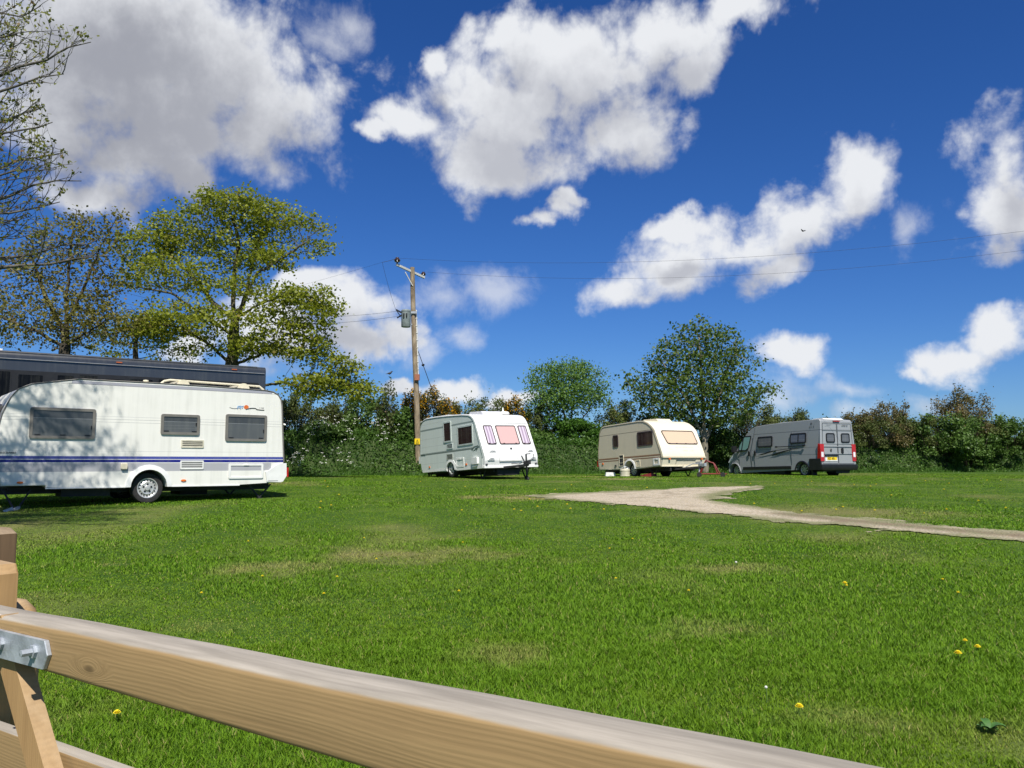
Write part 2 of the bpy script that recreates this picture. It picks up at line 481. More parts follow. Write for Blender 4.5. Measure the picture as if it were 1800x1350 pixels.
# ================================================================== VEHICLES
def place(px, py, d, th, p=0, r=0):
    return tuple(atd(px, py, d)), frame3(th, p, r)

# ---------------------------------------------------------------- long white caravan (nearest)
loc, Mx = place(262, 884, 17.3, 39)
t = thing('touring_caravan', 'long white touring caravan with blue and grey stripes, parked in front of the dark lorry', 'caravan', loc, Mx, 'caravans parked on the grass')
mb = banded('white_caravan_paint', (.80, .79, .72), [
    (.655, .825, -9, 2.62, (.40, .40, .42)), (.838, .895, -9, 2.92, (.008, .012, .19)), (.905, .962, -9, 2.92, (.06, .075, .31)),
    (1.650, 1.657, -9, 9, (.42, .42, .40)), (1.708, 1.716, -9, 9, (.42, .42, .40)), (1.765, 1.771, -9, 9, (.5, .5, .48)), (1.060, 1.067, -9, 9, (.55, .55, .53)),
    (2.405, 2.466, -1.55, 2.60, (.36, .36, .40)), (2.398, 2.405, -1.9, 2.7, (.12, .12, .12))], rough=.38, dirt=.09)
prof = [(-2.66, .39), (-2.80, .9), (-2.79, 1.3), (-2.71, 1.75), (-2.58, 2.08), (-2.46, 2.24), (-2.25, 2.345), (-1.89, 2.41), (-1.41, 2.495), (0, 2.50), (1.3, 2.495), (2.45, 2.475), (2.62, 2.45), (2.74, 2.39), (2.81, 2.29), (2.84, 2.15), (2.885, 1.38), (2.92, .83), (2.90, .46), (2.84, .39), (1.9, .345)]
prof += [(.38, .33)] + arch_pts(-.02, .36, .34, 11)[0:] + [(-.42, .33), (-1.92, .36), (-1.92, .39)]
body = MB().prism(prof, 0, 2.25).build('body', mb, t, 30, bevel=.035, zmin=.36)
# roof edge rail (follows the outline)
edge = [(-2.72, .45), (-2.805, .9), (-2.795, 1.3), (-2.715, 1.75), (-2.585, 2.08), (-2.46, 2.245), (-2.25, 2.352), (-1.89, 2.417), (-1.41, 2.50), (0, 2.506), (1.3, 2.50), (2.45, 2.48), (2.62, 2.455), (2.745, 2.395), (2.818, 2.29), (2.848, 2.15), (2.892, 1.38), (2.925, .85)]
MB().tube([(x, -.002, z) for x, z in edge], .013, 6).build('awning_rail', M['frame_grey'], t)
pane = glass_mat('grey_blind_pane', (.085, .09, .092), .12, [(1.70, 1.705, -9, 9, (.30, .31, .31)), (1.705, 1.88, -9, 9, (.05, .053, .055)), (1.56, 1.563, .1, 1.2, (.2, .2, .2)), (1.62, 1.623, .1, 1.2, (.2, .2, .2))])
for (x0, x1, z0, z1) in ((-2.25, -1.09, 1.30, 1.905), (.17, .975, 1.425, 1.86), (1.54, 2.485, 1.31, 1.905)):
    w = window(t, [(x0, z0), (x1, z0), (x1, z1), (x0, z1)], .05, SIDE, M['frame_grey'], pane, .055, .03, .016)
    for k in ((.12, .5, .88) if x1 - x0 > 1.1 else (.14, .86)):
        MB().box(x0 + (x1 - x0) * k - .05, x0 + (x1 - x0) * k + .05, -.03, -.012, z0 + .065, z0 + .085).build('latch', M['black'], w)
    MB().box(x1 - .085, x1 - .065, -.03, -.012, z0 + .2, z0 + .27).build('stay', M['black'], w)
vent(t, .60, 1.08, 1.15, 1.32, mat=simple('beige_vent', (.62, .58, .45), .5))
v2 = vent(t, .60, 1.09, .69, .88, mat=M['white'])
hatch(t, 1.64, 2.43, .48, .81, M['white'], mb, name='service_hatch', fw=.045)
MB().plate(rrect(-.58, -.46, .70, .82, .02), SIDE, .055).build('socket_box', M['cream'], t)
for x in (-2.355, .68):
    MB().plate([(x + .055 * math.cos(a), .455 + .024 * math.sin(a)) for a in np.linspace(0, 2 * math.pi, 15)[:-1]], SIDE, .02).build('marker_light', M['amber'], t)
# rear corner bumper with its lamp cluster
bp = [(2.48, .63), (2.56, .655), (2.66, .73), (2.76, .79), (2.86, .815), (2.975, .82), (2.985, .53), (2.90, .40), (2.84, .385), (2.52, .40)]
b_ = MB().prism(bp, -.035, .10).prism([(2.93, .82), (2.985, .82), (2.985, .53), (2.93, .44)], .1, 2.27).build('rear_bumper', M['white'], t, 35)
MB().box(2.985, 3.04, -.01, .16, .50, .72).build('tail_light', M['red_lens'], b_)
MB().box(2.54, 2.78, -.038, -.03, .415, .425).build('seam', M['trim'], b_)
MB().tube([(2.888, -.01, 1.72), (2.93, -.03, 1.70)], .02).build('marker_lamp', M['white'], t)
arch_trim(t, -.02, .36, .33, .10, M['white'], zc=.33)
# lower sill
MB().box(-1.92, -.47, -.012, .03, .325, .352).build('sill', M['white'], t)
MB().box(.44, 1.9, -.012, .03, .325, .348).build('sill', M['white'], t)
wheel(t, -.02, .09, .305, .325, .19, 'steel', M['rim_white'])
wheel(t, -.02, 2.16, .305, .325, .19, 'steel', M['rim_white'], outer=1)
m = MB(); m.box(-3.9, 2.75, .45, .52, .22, .34); m.box(-3.9, 2.75, 1.73, 1.80, .22, .34); m.box(-.1, .06, .25, 2.0, .25, .33); m.box(-2.5, 2.7, .3, 1.95, .30, .37)
m.box(-1.6, -.7, .25, .8, .16, .33); m.box(.9, 1.5, .9, 1.6, .12, .3); m.bar((-2.6, .5, .28), (-4.2, 1.125, .34), .07); m.bar((-2.6, 1.75, .28), (-4.2, 1.125, .34), .07)
m.build('chassis', M['chassis'], t)
steady(t, 2.18, 2.70, .20, .34, .02); steady(t, 2.18, 2.70, 2.05, .34, .02); steady(t, -2.62, -2.12, .2, .34, -.14)
m = MB(); m.bar((-2.32, .18, -.02), (-2.52, -.02, -.10), .05); m.box(-2.62, -2.34, -.12, .06, -.125, -.10); m.bar((-2.6, -.03, -.08), (-2.45, -.06, -.02), .05)
m.build('steady_foot', M['steel'], t)
# roof rack: rails on round feet, flue, rooflight
m = MB()
m.tube([(.16, .12, 2.50), (.24, .12, 2.57), (.36, .12, 2.60), (2.34, .12, 2.575), (2.44, .12, 2.50)], .022, 8); m.tube([(.16, 2.0, 2.50), (.24, 2.0, 2.57), (.36, 2.0, 2.60), (2.34, 2.0, 2.575), (2.44, 2.0, 2.50)], .022, 8)
m.tube([(.63, .12, 2.60), (.63, 2.0, 2.60)], .018); m.tube([(1.96, .12, 2.585), (1.96, 2.0, 2.585)], .018)
for x in (.63, 1.96):
    for y in (.12, 2.0): m.prism([(x + .13 * math.cos(a), 2.49 + .13 * math.sin(a)) for a in np.linspace(0, math.pi, 12)], y - .05, y + .05)
m.build('roof_rack', M['cream'], t)
MB().lathe([(.028, -.02), (.028, .06), (.055, .062), (.055, .085), (.001, .095)], (-.07, .35, 2.5), 'Z', 16).build('flue', M['cream'], t)
# sun-and-waves emblem beside the rear window
o = thing_emblem = MB()
o.plate([(2.0 + .055 * math.cos(a), 2.075 + .05 * math.sin(a)) for a in np.linspace(0, 2 * math.pi, 18)[:-1]], SIDE, .004, inset=.001)
o.cur = 1
xs = np.linspace(1.62, 1.83, 9); o.tube([(x, -.003, 2.055 - .022 * math.sin((x - 1.62) * 15)) for x in xs], .005, 5)
xs = np.linspace(1.99, 2.42, 18); o.tube([(x, -.004, 2.028 + .032 * abs(math.sin((x - 1.99) * 9)) * (1 if x < 2.22 else .2) - .03 * max(0, x - 2.25)) for x in xs], .009, 5)
glyph_row(o, 2.31, 2.062, 7, .022, SIDE, 4)
o.cur = 2
for (a, b) in ((1.80, 1.86), (1.87, 1.93)): o.tube([(a, -.003, 2.03), (a + .01, -.003, 2.09), (b, -.003, 2.10), (b - .02, -.003, 2.05)], .010, 5)
o.build('emblem', [simple('emblem_orange', (.65, .15, .03), .5), M['trim'], simple('emblem_blue', (.16, .32, .55), .5)], t)
glyph_row(MB(), -2.78, 1.005, 14, .035, SIDE, 11, .25).build('lettering', M['trim'], t)
# front window and grab handle on the curved nose
fr = plane_frame((-2.735, 0, 1.72), (0, 1, 0), (-.27, 0, -.96), (-.96, 0, .27))
window(t, [(.35, .5), (1.9, .5), (1.9, -.25), (.35, -.25)][::-1], .06, fr, M['frame_grey'], pane, .05)

# ---------------------------------------------------------------- dark lorry behind it
loc, Mx = place(462, 845, 25.0, 34.1)
loc = (loc[0], loc[1], .88)
t = thing('lorry', 'long dark grey lorry with rounded roof edge, half hidden by the white caravan', 'lorry', loc, Mx)
dz = .107
ml = banded('lorry_grey', (.034, .038, .044), [], rough=.30, dirt=.03, coat=.5)
TOP = 3.55; L0 = -9.6
sec = rpoly([(0, .75), (2.5, .75), (2.5, TOP), (0, TOP)], .16, 6)
m = MB(); n = len(sec)
m.add([(L0, y, z) for y, z in sec] + [(0, y, z) for y, z in sec], [tuple(range(n))[::-1], tuple(range(n, 2 * n))] + [(i, (i + 1) % n, n + (i + 1) % n, n + i) for i in range(n)])
m.build('body', ml, t, 30)
dark = glass_mat('black_glass', (.004, .004, .005), .12); dark.node_tree.nodes['Principled BSDF'].inputs['Specular IOR Level'].default_value = .12
xs = [-.32, -.89, -1.35, -2.0, -2.57, -3.07, -3.65, -4.3, -4.5, -5.05, -5.12, -5.63, -5.93, -6.51]
MB().plate(rrect(-9.3, -.20, 2.05, 3.05, .05), SIDE, .012).build('window_band', M['black'], t)
for i, (a, b) in enumerate([(-.86, -.30), (-1.80, -.98), (-2.52, -1.88), (-3.08, -2.66), (-3.82, -3.18), (-4.44, -3.92), (-5.08, -4.58), (-5.60, -5.16), (-6.50, -5.88), (-7.3, -6.62), (-8.1, -7.42), (-8.9, -8.22)]):
    z1 = 3.03 - .03 * (i % 3)
    window(t, [(a, 2.1), (b, 2.1), (b, z1), (a, z1)], .04, plane_frame((0, -.012, 0), (1, 0, 0), (0, 0, 1), (0, -1, 0)), M['black'], dark, .03, .012, .006)
MB().box(-9.5, -.05, -.035, .01, 3.335, 3.352).build('gutter', simple('light_grey_trim', (.24, .25, .27), .4), t)
for x in (-.95, -4.09, -7.2):
    MB().box(x - .075, x + .075, -.03, .02, 3.40, 3.432).build('marker_light', simple('dull_amber', (.40, .10, .03), .4), t)
MB().box(L0 + .6, -6.85, .1, 1.2, TOP - .01, TOP + .05).build('roof_hatch', M['white'], t)
MB().tube([(-8.6, .06, TOP - .03), (-.25, .06, TOP - .035)], .035, 8).build('roof_gutter', ml, t)
m = MB(); m.box(-9.3, -.2, .5, 2.0, .45, .8); m.build('chassis', M['chassis'], t)
for x in (-1.9, -3.0, -7.9):
    wheel(t, x, .15, .48, .48, .28, 'van', M['steel']); wheel(t, x, 2.35, .48, .48, .28, 'van', M['steel'], outer=1)

# ---------------------------------------------------------------- pale green caravan
loc, Mx = place(793, 838, 30.3, -58, 3, 1)
t = thing('touring_caravan', 'pale green and white caravan with three front windows and pink blinds', 'caravan', loc, Mx, 'caravans parked on the grass')
W = 2.17
mw = banded('white_front_shell', (.80, .80, .77), [], rough=.4, dirt=.08)
mg = banded('pale_green_side', (.69, .74, .69), [
    (.885, .945, -9, 1.70, (.17, .21, .19)), (.95, .965, -2.3, 1.72, (.20, .25, .23)), (1.825, 1.89, -9, -.5, (.26, .31, .29)), (1.83, 1.89, .15, 2.2, (.26, .31, .29)),
    (1.50, 1.507, -9, 9, (.36, .40, .38)), (1.2, 1.206, -9, 9, (.36, .40, .38)), (.55, .556, -9, 9, (.36, .40, .38)), (2.07, 2.075, -9, 9, (.36, .40, .38))], rough=.45, dirt=.06)
prof = [(-2.43, .30), (-2.52, .6), (-2.53, .9), (-2.46, 1.96), (-2.42, 2.1), (-2.32, 2.21), (-2.15, 2.29), (-1.9, 2.33), (-1.1, 2.315), (-.13, 2.27), (1.0, 2.19), (1.48, 2.13), (1.66, 2.07), (1.80, 1.97), (1.89, 1.86), (1.95, 1.77), (2.46, .69), (2.50, .57), (2.49, .45), (2.43, .22), (2.3, .20), (.45, .20)] + arch_pts(.02, .33, .21, 11, .21) + [(-.42, .21), (-2.3, .25)]
MB().prism(prof, 0, W).build('body', mw, t, 30, bevel=.06, zmin=.3)
sp = [(-2.40, .33), (-2.48, .62), (-2.49, .9), (-2.43, 1.93), (-2.38, 2.08), (-2.29, 2.17), (-2.13, 2.24), (-1.9, 2.28), (-1.1, 2.265), (-.13, 2.22), (1.0, 2.14), (1.45, 2.085), (1.63, 2.02), (1.76, 1.92), (1.86, 1.78), (2.33, .69), (2.36, .57), (2.34, .33), (.48, .33)] + arch_pts(.02, .42, .33, 9, .21) + [(-.44, .33)]
MB().plate(sp[::-1], plane_frame((0, -.001, 0), (1, 0, 0), (0, 0, 1), (0, -1, 0)), .007).build('side_panel', mg, t)
MB().plate(sp, plane_frame((0, W + .001, 0), (1, 0, 0), (0, 0, 1), (0, 1, 0)), .007).build('side_panel', mg, t)
MB().tube([(x, -.008, z) for x, z in sp[1:17]], .014, 6).build('awning_rail', simple('green_grey_trim', (.17, .21, .19), .5), t)
SP2 = plane_frame((0, -.008, 0), (1, 0, 0), (0, 0, 1), (0, -1, 0))
brown = glass_mat('dark_brown_pane', (.035, .018, .02), .07, [(1.3, 1.306, -9, 9, (.06, .03, .03)), (1.45, 1.456, -9, 9, (.06, .03, .03)), (1.6, 1.606, -9, 9, (.06, .03, .03))])
gframe = simple('pale_window_frame', (.50, .55, .52), .5)
for (x0, x1, z0, z1) in ((-.47, .14, 1.27, 2.03), (.62, 1.74, 1.07, 1.765)):
    window(t, [(x0, z0), (x1, z0), (x1, z1), (x0, z1)], .03, SP2, gframe, brown, .05, .02, .012)
vent(t, -.24, .23, 1.01, 1.21, mat=gframe, rows=4, fr=SP2); vent(t, -.26, .21, .62, .83, mat=simple('dull_green_vent', (.34, .36, .31), .5), rows=5, fr=SP2)
hatch(t, .42, 1.04, .31, .65, M['white'], mg, name='service_hatch', fw=.07)
MB().plate(rrect(1.68, 2.08, .36, .6, .03), SP2, .07).plate(rrect(1.68, 1.98, .28, .35, .02), SP2, .05).build('water_inlet', M['white'], t)
MB().box(1.15, 1.25, -.03, -.01, .36, .42).build('marker_light', M['amber'], t); MB().box(-1.75, -1.67, -.03, -.01, .40, .46).build('marker_light', M['amber'], t)
m = MB()
for k, (a, b, c, d) in enumerate(((1.60, .89, 1.85, .97), (1.75, .85, 2.05, .90), (1.86, .90, 2.17, .96), (1.66, .84, 1.80, .99), (1.95, .83, 2.1, .98), (1.8, .97, 2.1, 1.0))): m.bar((a, -.012, b), (c, -.012, d), .012, .02)
MB().bar((-2.42, -.012, .93), (-2.05, -.012, .915), .01, .05).build('decal', simple('decal_green', (.10, .14, .12), .5), t)
m.build('emblem', simple('emblem_dark_green', (.10, .14, .12), .5), t)
arch_trim(t, .02, .33, .24, .11, M['white'], zc=.21, drop=.0)
MB().box(-2.3, -.42, -.014, .02, .24, .325).build('sill', M['white'], t); MB().box(.46, 2.36, -.014, .02, .205, .325).build('sill', M['white'], t)
wheel(t, .02, .03, .29, .32, .19, 'alloy5', M['rim_white']); wheel(t, .02, W - .14, .29, .31, .19, 'alloy5', M['rim_alloy'], outer=1)
# sloping front: three windows with pink blinds and curtains
d = np.array([2.46 - 1.95, 0, .69 - 1.77]); d /= np.linalg.norm(d); nn = np.array([-d[2], 0, d[0]])
def gz(z): return (z - 1.77) / d[2]
frF = plane_frame((1.95, 0, 1.77), (0, 1, 0), -d, nn)
pinkb = banded('pink_blind', (.58, .37, .35), [], rough=.25, dirt=.03)
m_c, nt, b = new_mat('lilac_curtain')
tc = N(nt, 'ShaderNodeTexCoord'); wv = N(nt, 'ShaderNodeTexWave', wave_type='BANDS', bands_direction='Y'); wv.inputs['Scale'].default_value = 2.6; wv.inputs['Distortion'].default_value = 1.2; wv.inputs['Detail'].default_value = 1
L(nt, tc.outputs['Object'], wv.inputs['Vector']); L(nt, mix_col(nt, wv.outputs['Fac'], (.30, .22, .30), (.60, .53, .60)), b.inputs['Base Color']); b.inputs['Roughness'].default_value = .25
wfr = simple('dark_window_seal', (.07, .05, .05), .4)
for (y0, y1, mt) in ((.24, .61, m_c), (.74, 1.57, pinkb), (1.67, 2.03, m_c)):
    w = window(t, [(y0, -gz(1.01)), (y1, -gz(1.01)), (y1, -gz(1.70)), (y0, -gz(1.70))], .06, frF, wfr, mt, .034, .025, .014)
    for k in (.2, .8): MB().obox(frF[0] + frF[1] * (y0 + (y1 - y0) * k) + frF[2] * -gz(1.04) + nn * .025, frF[1] * .03, frF[2] * .012, nn * .012).build('catch', M['black'], w)
m = MB()
for z in (1.795,): m.obox((1.93, W / 2, z), (.012, 0, .008), (0, W / 2 - .06, 0), (.01, 0, -.014))
m.build('roof_seam', simple('grey_seam', (.45, .45, .44), .5), t)
shell = simple('recess_grey', (.52, .52, .50), .5)
for (y0, y1, z) in ((.18, .49, .76), (1.75, 2.02, .76), (.11, .38, .50), (1.82, 2.08, .50)):
    X = 1.95 + (1.77 - z) * (.51 / 1.08) if z > .69 else 2.495
    m = MB()
    for k in range(3): m.obox((X + .012, (y0 + y1) / 2 + .02 * k, z + .035 * (k - 1)), (.012, 0, 0), (0, (y1 - y0) / 2 - .03 * k, 0), (0, 0, .008))
    m.build('grab_recess', shell, t)
m = MB(); m.bar((2.515, .58, .44), (2.515, 1.5, .44), .018); m.bar((2.515, .58, .44), (2.47, .58, .72), .012); m.bar((2.515, 1.5, .44), (2.47, 1.5, .72), .012); m.build('locker_lid', shell, t)
m = MB(); m.obox((2.40, 1.13, .865), (.012, 0, .0), (0, .035, 0), (0, 0, .03)); m.build('badge', M['trim'], t)
MB().box(2.40, 2.47, -.02, W + .02, .20, .27).build('front_bumper', M['white'], t)
for y in (.07, W - .08): MB().box(2.46, 2.50, y - .035, y + .035, .30, .35).build('front_lamp', M['trim'], t)
m = MB(); m.bar((1.2, .4, .17), (3.5, W / 2, .24), .07); m.bar((1.2, W - .4, .17), (3.5, W / 2, .24), .07); m.box(-2.2, 2.2, .5, .57, .06, .2); m.box(-2.2, 2.2, 1.55, 1.62, .06, .2); m.box(-2.3, 2.3, .2, W - .2, .16, .24); m.box(1.3, 2.3, .6, 1.5, -.05, .18)
m.build('chassis', M['chassis'], t)
m = MB(); m.tube([(3.2, 1.22, .62), (3.2, 1.22, -.28)], .03); m.lathe([(.001, -.03), (.09, -.03), (.1, 0), (.09, .03), (.001, .03)], (3.2, 1.22, -.24), 'Y', 16); m.bar((3.2, 1.22, .62), (3.35, 1.3, .62), .03)
m.build('jockey_wheel', M['chassis'], t)
m = MB(); m.obox((3.45, W / 2, .30), (.16, 0, .02), (0, .05, 0), (0, 0, .06)); m.bar((3.3, W / 2, .34), (3.15, W / 2 - .02, .56), .03); m.tube([(2.6, 1.0, .33), (2.9, 1.1, .30), (3.2, 1.2, .38), (3.5, 1.3, .42), (3.55, 1.3, .6)], .012, 6)
m.build('hitch', M['chassis'], t)
steady(t, -2.3, -1.9, .2, .22, .02); steady(t, 1.7, 2.2, .2, .2, -.2); steady(t, 1.7, 2.2, W - .2, .2, -.2)
# roof: rooflight, big dome, aerial
rl = lambda x: 2.33 - max(0, x + 1.9) * .056
m = MB(); m.prism([(-1.75, 2.31), (-1.62, 2.40), (-1.05, 2.385), (-.92, 2.29)], .5, 1.2); m.build('rooflight', M['white'], t)
m = MB(); m.prism([(.1, 2.22), (.25, 2.36), (1.05, 2.31), (1.25, 2.13)], .75, 1.55); m.build('rooflight', simple('grey_dome', (.58, .58, .60), .35), t)
MB().lathe([(.22, -.05), (.24, .0), (.2, .06), (.05, .08), (.03, .10), (.022, .22), (.001, .23)], (.95, 1.75, 2.24), 'Z', 20).build('aerial', M['white'], t)
MB().box(-2.62, -2.50, -.02, .10, .60, .88).build('tail_light', M['white'], t)

# ---------------------------------------------------------------- cream caravan
loc, Mx = place(1108, 838, 34, -62.4, 2.6, 0)
t = thing('touring_caravan', 'cream caravan with brown stripes and one wide front window, parked under the leafy tree', 'caravan', loc, Mx, 'caravans parked on the grass')
W = 2.1
mc = banded('cream_front_shell', (.78, .71, .53), [(.60, .72, 1.9, 9, (.60, .52, .38))], rough=.45, dirt=.06)
ms = banded('beige_side', (.66, .585, .435), [(.76, .80, -9, 9, (.20, .10, .06)), (.80, .83, -9, 9, (.36, .22, .13)), (.675, .72, -9, 9, (.22, .12, .075)), (1.795, 1.815, -9, 9, (.13, .11, .07))], rough=.5, dirt=.07)
prof = [(-2.24, .36), (-2.33, .66), (-2.31, 1.2), (-2.18, 1.9), (-2.08, 2.08), (-1.92, 2.20), (-1.7, 2.225), (.71, 2.235), (1.05, 2.205), (1.32, 2.11), (1.55, 1.97), (1.74, 1.8), (2.17, .85), (2.21, .69), (2.19, .62), (2.11, .36), (.42, .30)] + arch_pts(0, .36, .30, 11, .30) + [(-.42, .31)]
MB().prism(prof, 0, W).build('body', mc, t, 30, bevel=.05, zmin=.37)
sp = [(-2.21, .38), (-2.29, .66), (-2.27, 1.2), (-2.14, 1.88), (-2.04, 2.04), (-1.9, 2.15), (-1.7, 2.175), (.71, 2.185), (1.03, 2.155), (1.27, 2.07), (1.48, 1.94), (1.66, 1.77), (2.07, .85), (2.10, .69), (2.02, .38), (.46, .33)] + arch_pts(0, .42, .33, 9, .30) + [(-.46, .33)]
MB().plate(sp[::-1], plane_frame((0, -.001, 0), (1, 0, 0), (0, 0, 1), (0, -1, 0)), .007).build('side_panel', ms, t)
MB().plate(sp, plane_frame((0, W + .001, 0), (1, 0, 0), (0, 0, 1), (0, 1, 0)), .007).build('side_panel', ms, t)
MB().tube([(x, -.008, z) for x, z in sp[1:14]], .014, 6).build('awning_rail', simple('brown_trim', (.16, .13, .08), .5), t)
for (x0, x1, z0, z1) in ((-1.13, -.74, 1.26, 1.77), (.60, 1.62, 1.19, 1.775)):
    window(t, [(x0, z0), (x1, z0), (x1, z1), (x0, z1)], .07, SP2, wfr, brown, .045, .02, .012)
vent(t, -.74, -.40, .45, .92, mat=M['cream'], rows=2, fr=SP2)
hatch(t, .42, .72, .38, .66, M['cream'], ms, name='service_hatch', fw=.03, lock=False); hatch(t, 1.58, 1.98, .39, .68, M['white'], ms, name='service_hatch', fw=.07)
MB().box(-1.05, -.93, -.03, -.005, .46, .52).build('marker_light', M['trim'], t); MB().box(-2.0, -1.9, -.03, -.005, .58, .64).build('marker_light', M['amber'], t)
arch_trim(t, 0, .36, .31, .07, M['white'], zc=.30)
wheel(t, 0, .2, .27, .30, .17, 'van', M['rim_white']); wheel(t, 0, W - .2, .27, .30, .17, 'van', M['rim_white'], outer=1)
d = np.array([2.17 - 1.74, 0, .85 - 1.8]); d /= np.linalg.norm(d); nn = np.array([-d[2], 0, d[0]])
frF = plane_frame((1.74, 0, 1.8), (0, 1, 0), -d, nn)
def gz(z): return (z - 1.8) / d[2]
tan = banded('tan_blind', (.62, .46, .32), [], rough=.2, dirt=.02)
w = window(t, [(.40, -gz(1.21)), (1.93, -gz(1.21)), (1.88, -gz(1.765)), (.26, -gz(1.765))], .10, frF, wfr, tan, .035, .025, .014)
for y in (.5, .85, 1.3, 1.75): MB().obox(frF[0] + frF[1] * y + frF[2] * -gz(1.235) + nn * .025, frF[1] * .03, frF[2] * .012, nn * .012).build('catch', M['black'], w)
m = MB(); glyph_row(m, .75, -gz(1.07), 22, .05, frF, 21, .5); glyph_row(m, 1.05, -gz(.93), 12, .06, frF, 23, .4); glyph_row(m, .42, -gz(1.0), 4, .10, frF, 25, .1)
m.build('faded_lettering', simple('faded_grey', (.60, .57, .48), .6), t)
MB().box(2.13, 2.235, -.02, W + .02, .665, .715).build('front_ledge', mc, t)
m = MB(); m.bar((2.19, .66, .585), (2.185, 1.62, .58), .014); m.bar((2.13, .66, .42), (2.19, .66, .585), .012); m.build('locker_lid', M['trim'], t)
MB().box(2.05, 2.14, -.02, 1.05, .33, .37).box(2.05, 2.14, 1.0, 1.8, .25, .37).box(2.05, 2.14, 1.8, W, .33, .37).build('front_bumper', M['cream'], t)
for y in (.3, 1.9): MB().box(2.20, 2.25, y - .04, y + .04, .60, .65).build('front_lamp', M['amber'], t)
m = MB(); m.bar((1.0, .4, .20), (3.3, W / 2, .27), .07); m.bar((1.0, W - .4, .20), (3.3, W / 2, .27), .07); m.box(-2.2, 2.1, .4, .47, .16, .32); m.box(-2.2, 2.1, 1.55, 1.62, .16, .32); m.box(-2.1, 2.0, .2, W - .2, .27, .34); m.box(-.05, .05, .3, 1.8, .2, .3)
m.bar((.5, .5, .2), (1.2, .3, .03), .02); m.build('chassis', M['chassis'], t)
m = MB(); m.tube([(2.45, 1.55, .50), (2.45, 1.55, -.10)], .03); m.box(2.36, 2.54, 1.5, 1.6, -.13, -.09); m.obox((2.5, 1.5, .45), (.14, 0, 0), (0, .05, 0), (0, 0, .05)); m.build('jockey_wheel', M['steel'], t)
m = MB(); m.obox((3.25, W / 2, .33), (.16, 0, .02), (0, .05, 0), (0, 0, .06)); m.tube([(2.3, 1.0, .30), (2.5, 1.2, .42), (2.8, 1.2, .40)], .02, 6); m.build('hitch', M['steel'], t)
steady(t, 1.1, 1.6, .2, .3, -.09); steady(t, -2.0, -1.6, .2, .3, .1); steady(t, 1.1, 1.6, W - .2, .3, -.09)
m = MB(); m.prism([(-.05, 2.22), (.15, 2.345), (.95, 2.315), (1.12, 2.18)], .7, 1.4); m.build('rooflight', M['cream'], t)
m = MB(); m.prism([(-1.25, 2.22), (-1.1, 2.27), (-.65, 2.27), (-.55, 2.22)], .5, 1.0); m.build('rooflight', M['cream'], t)
MB().box(-2.42, -2.33, 0, .1, .5, .75).build('tail_light', M['red_lens'], t)
CREAM = (np.array(loc), np.array(Mx.to_3x3()))
def cpt(x, y): return tuple((CREAM[0] + CREAM[1] @ np.array([x, y, 0]))[:2])

# things lying round the cream caravan
def on_ground(xy, dz=0): return (xy[0], xy[1], float(height(xy[0], xy[1])) + dz)
p = on_ground(cpt(.05, -.30))
t = thing('water_container', 'cream water container standing beside the wheel of the cream caravan', 'water container', p)
MB().lathe([(.001, 0), (.19, 0), (.205, .02), (.205, .05), (.195, .06), (.195, .22), (.205, .23), (.205, .27), (.19, .30), (.1, .315), (.001, .315)], (0, 0, 0), 'Z', 24).build('barrel', simple('dull_cream', (.50, .47, .35), .5), t)
MB().lathe([(.06, .31), (.06, .345), (.001, .35)], (.08, 0, 0), 'Z', 14).build('cap', M['white'], t)
m = MB(); m.tube([(-.2, 0, .15), (-.17, -.02, .34), (0, -.03, .42), (.17, -.02, .34), (.2, 0, .15)], .012, 6); m.build('handle', M['steel'], t)
p = on_ground(cpt(1.15, .1))
t = tag(MB().prism([(-.28, .0), (.28, .0), (.26, .12), (.05, .15), (-.2, .10)], -.16, .16).box(-.34, -.2, -.05, .05, .03, .07).build('bag', M['red'], None), 'small red bag lying on the grass under the cream caravan', 'bag'); t.location = p
p = on_ground(cpt(-1.45, .0))
t = tag(MB().prism([(-.22, 0), (.22, 0), (.18, .17), (-.18, .17)], -.16, .16).box(-.05, .05, -.17, -.15, .05, .12).build('step_stool', M['white'], None), 'white plastic step under the rear of the cream caravan', 'step'); t.location = p
p = on_ground(cpt(2.75, 1.9))
t = thing('trolley', 'red tubular steel trolley beside the cream caravan hitch, near the silver van', 'trolley', p, frame3(-20))
m = MB()
m.tube([(-.5, -.2, .12), (.55, -.2, .12)], .025); m.tube([(-.5, .2, .12), (.55, .2, .12)], .025); m.tube([(-.5, -.2, .12), (-.5, .2, .12)], .025); m.tube([(.55, -.2, .12), (.55, .2, .12)], .025)
m.tube([(-.45, -.2, .12), (-.2, -.2, .62), (.1, -.2, .55), (.25, -.2, .12)], .025); m.tube([(-.45, .2, .12), (-.2, .2, .66), (.1, .2, .5), (.3, .2, .12)], .025); m.tube([(-.2, -.2, .62), (-.2, .2, .66)], .025)
m.build('frame', M['red'], t)
for x in (-.45, .45): MB().lathe([(.001, -.03), (.09, -.03), (.1, 0), (.09, .03), (.001, .03)], (x, -.22, .09), 'Y', 14).build('wheel', M['tyre'], t)

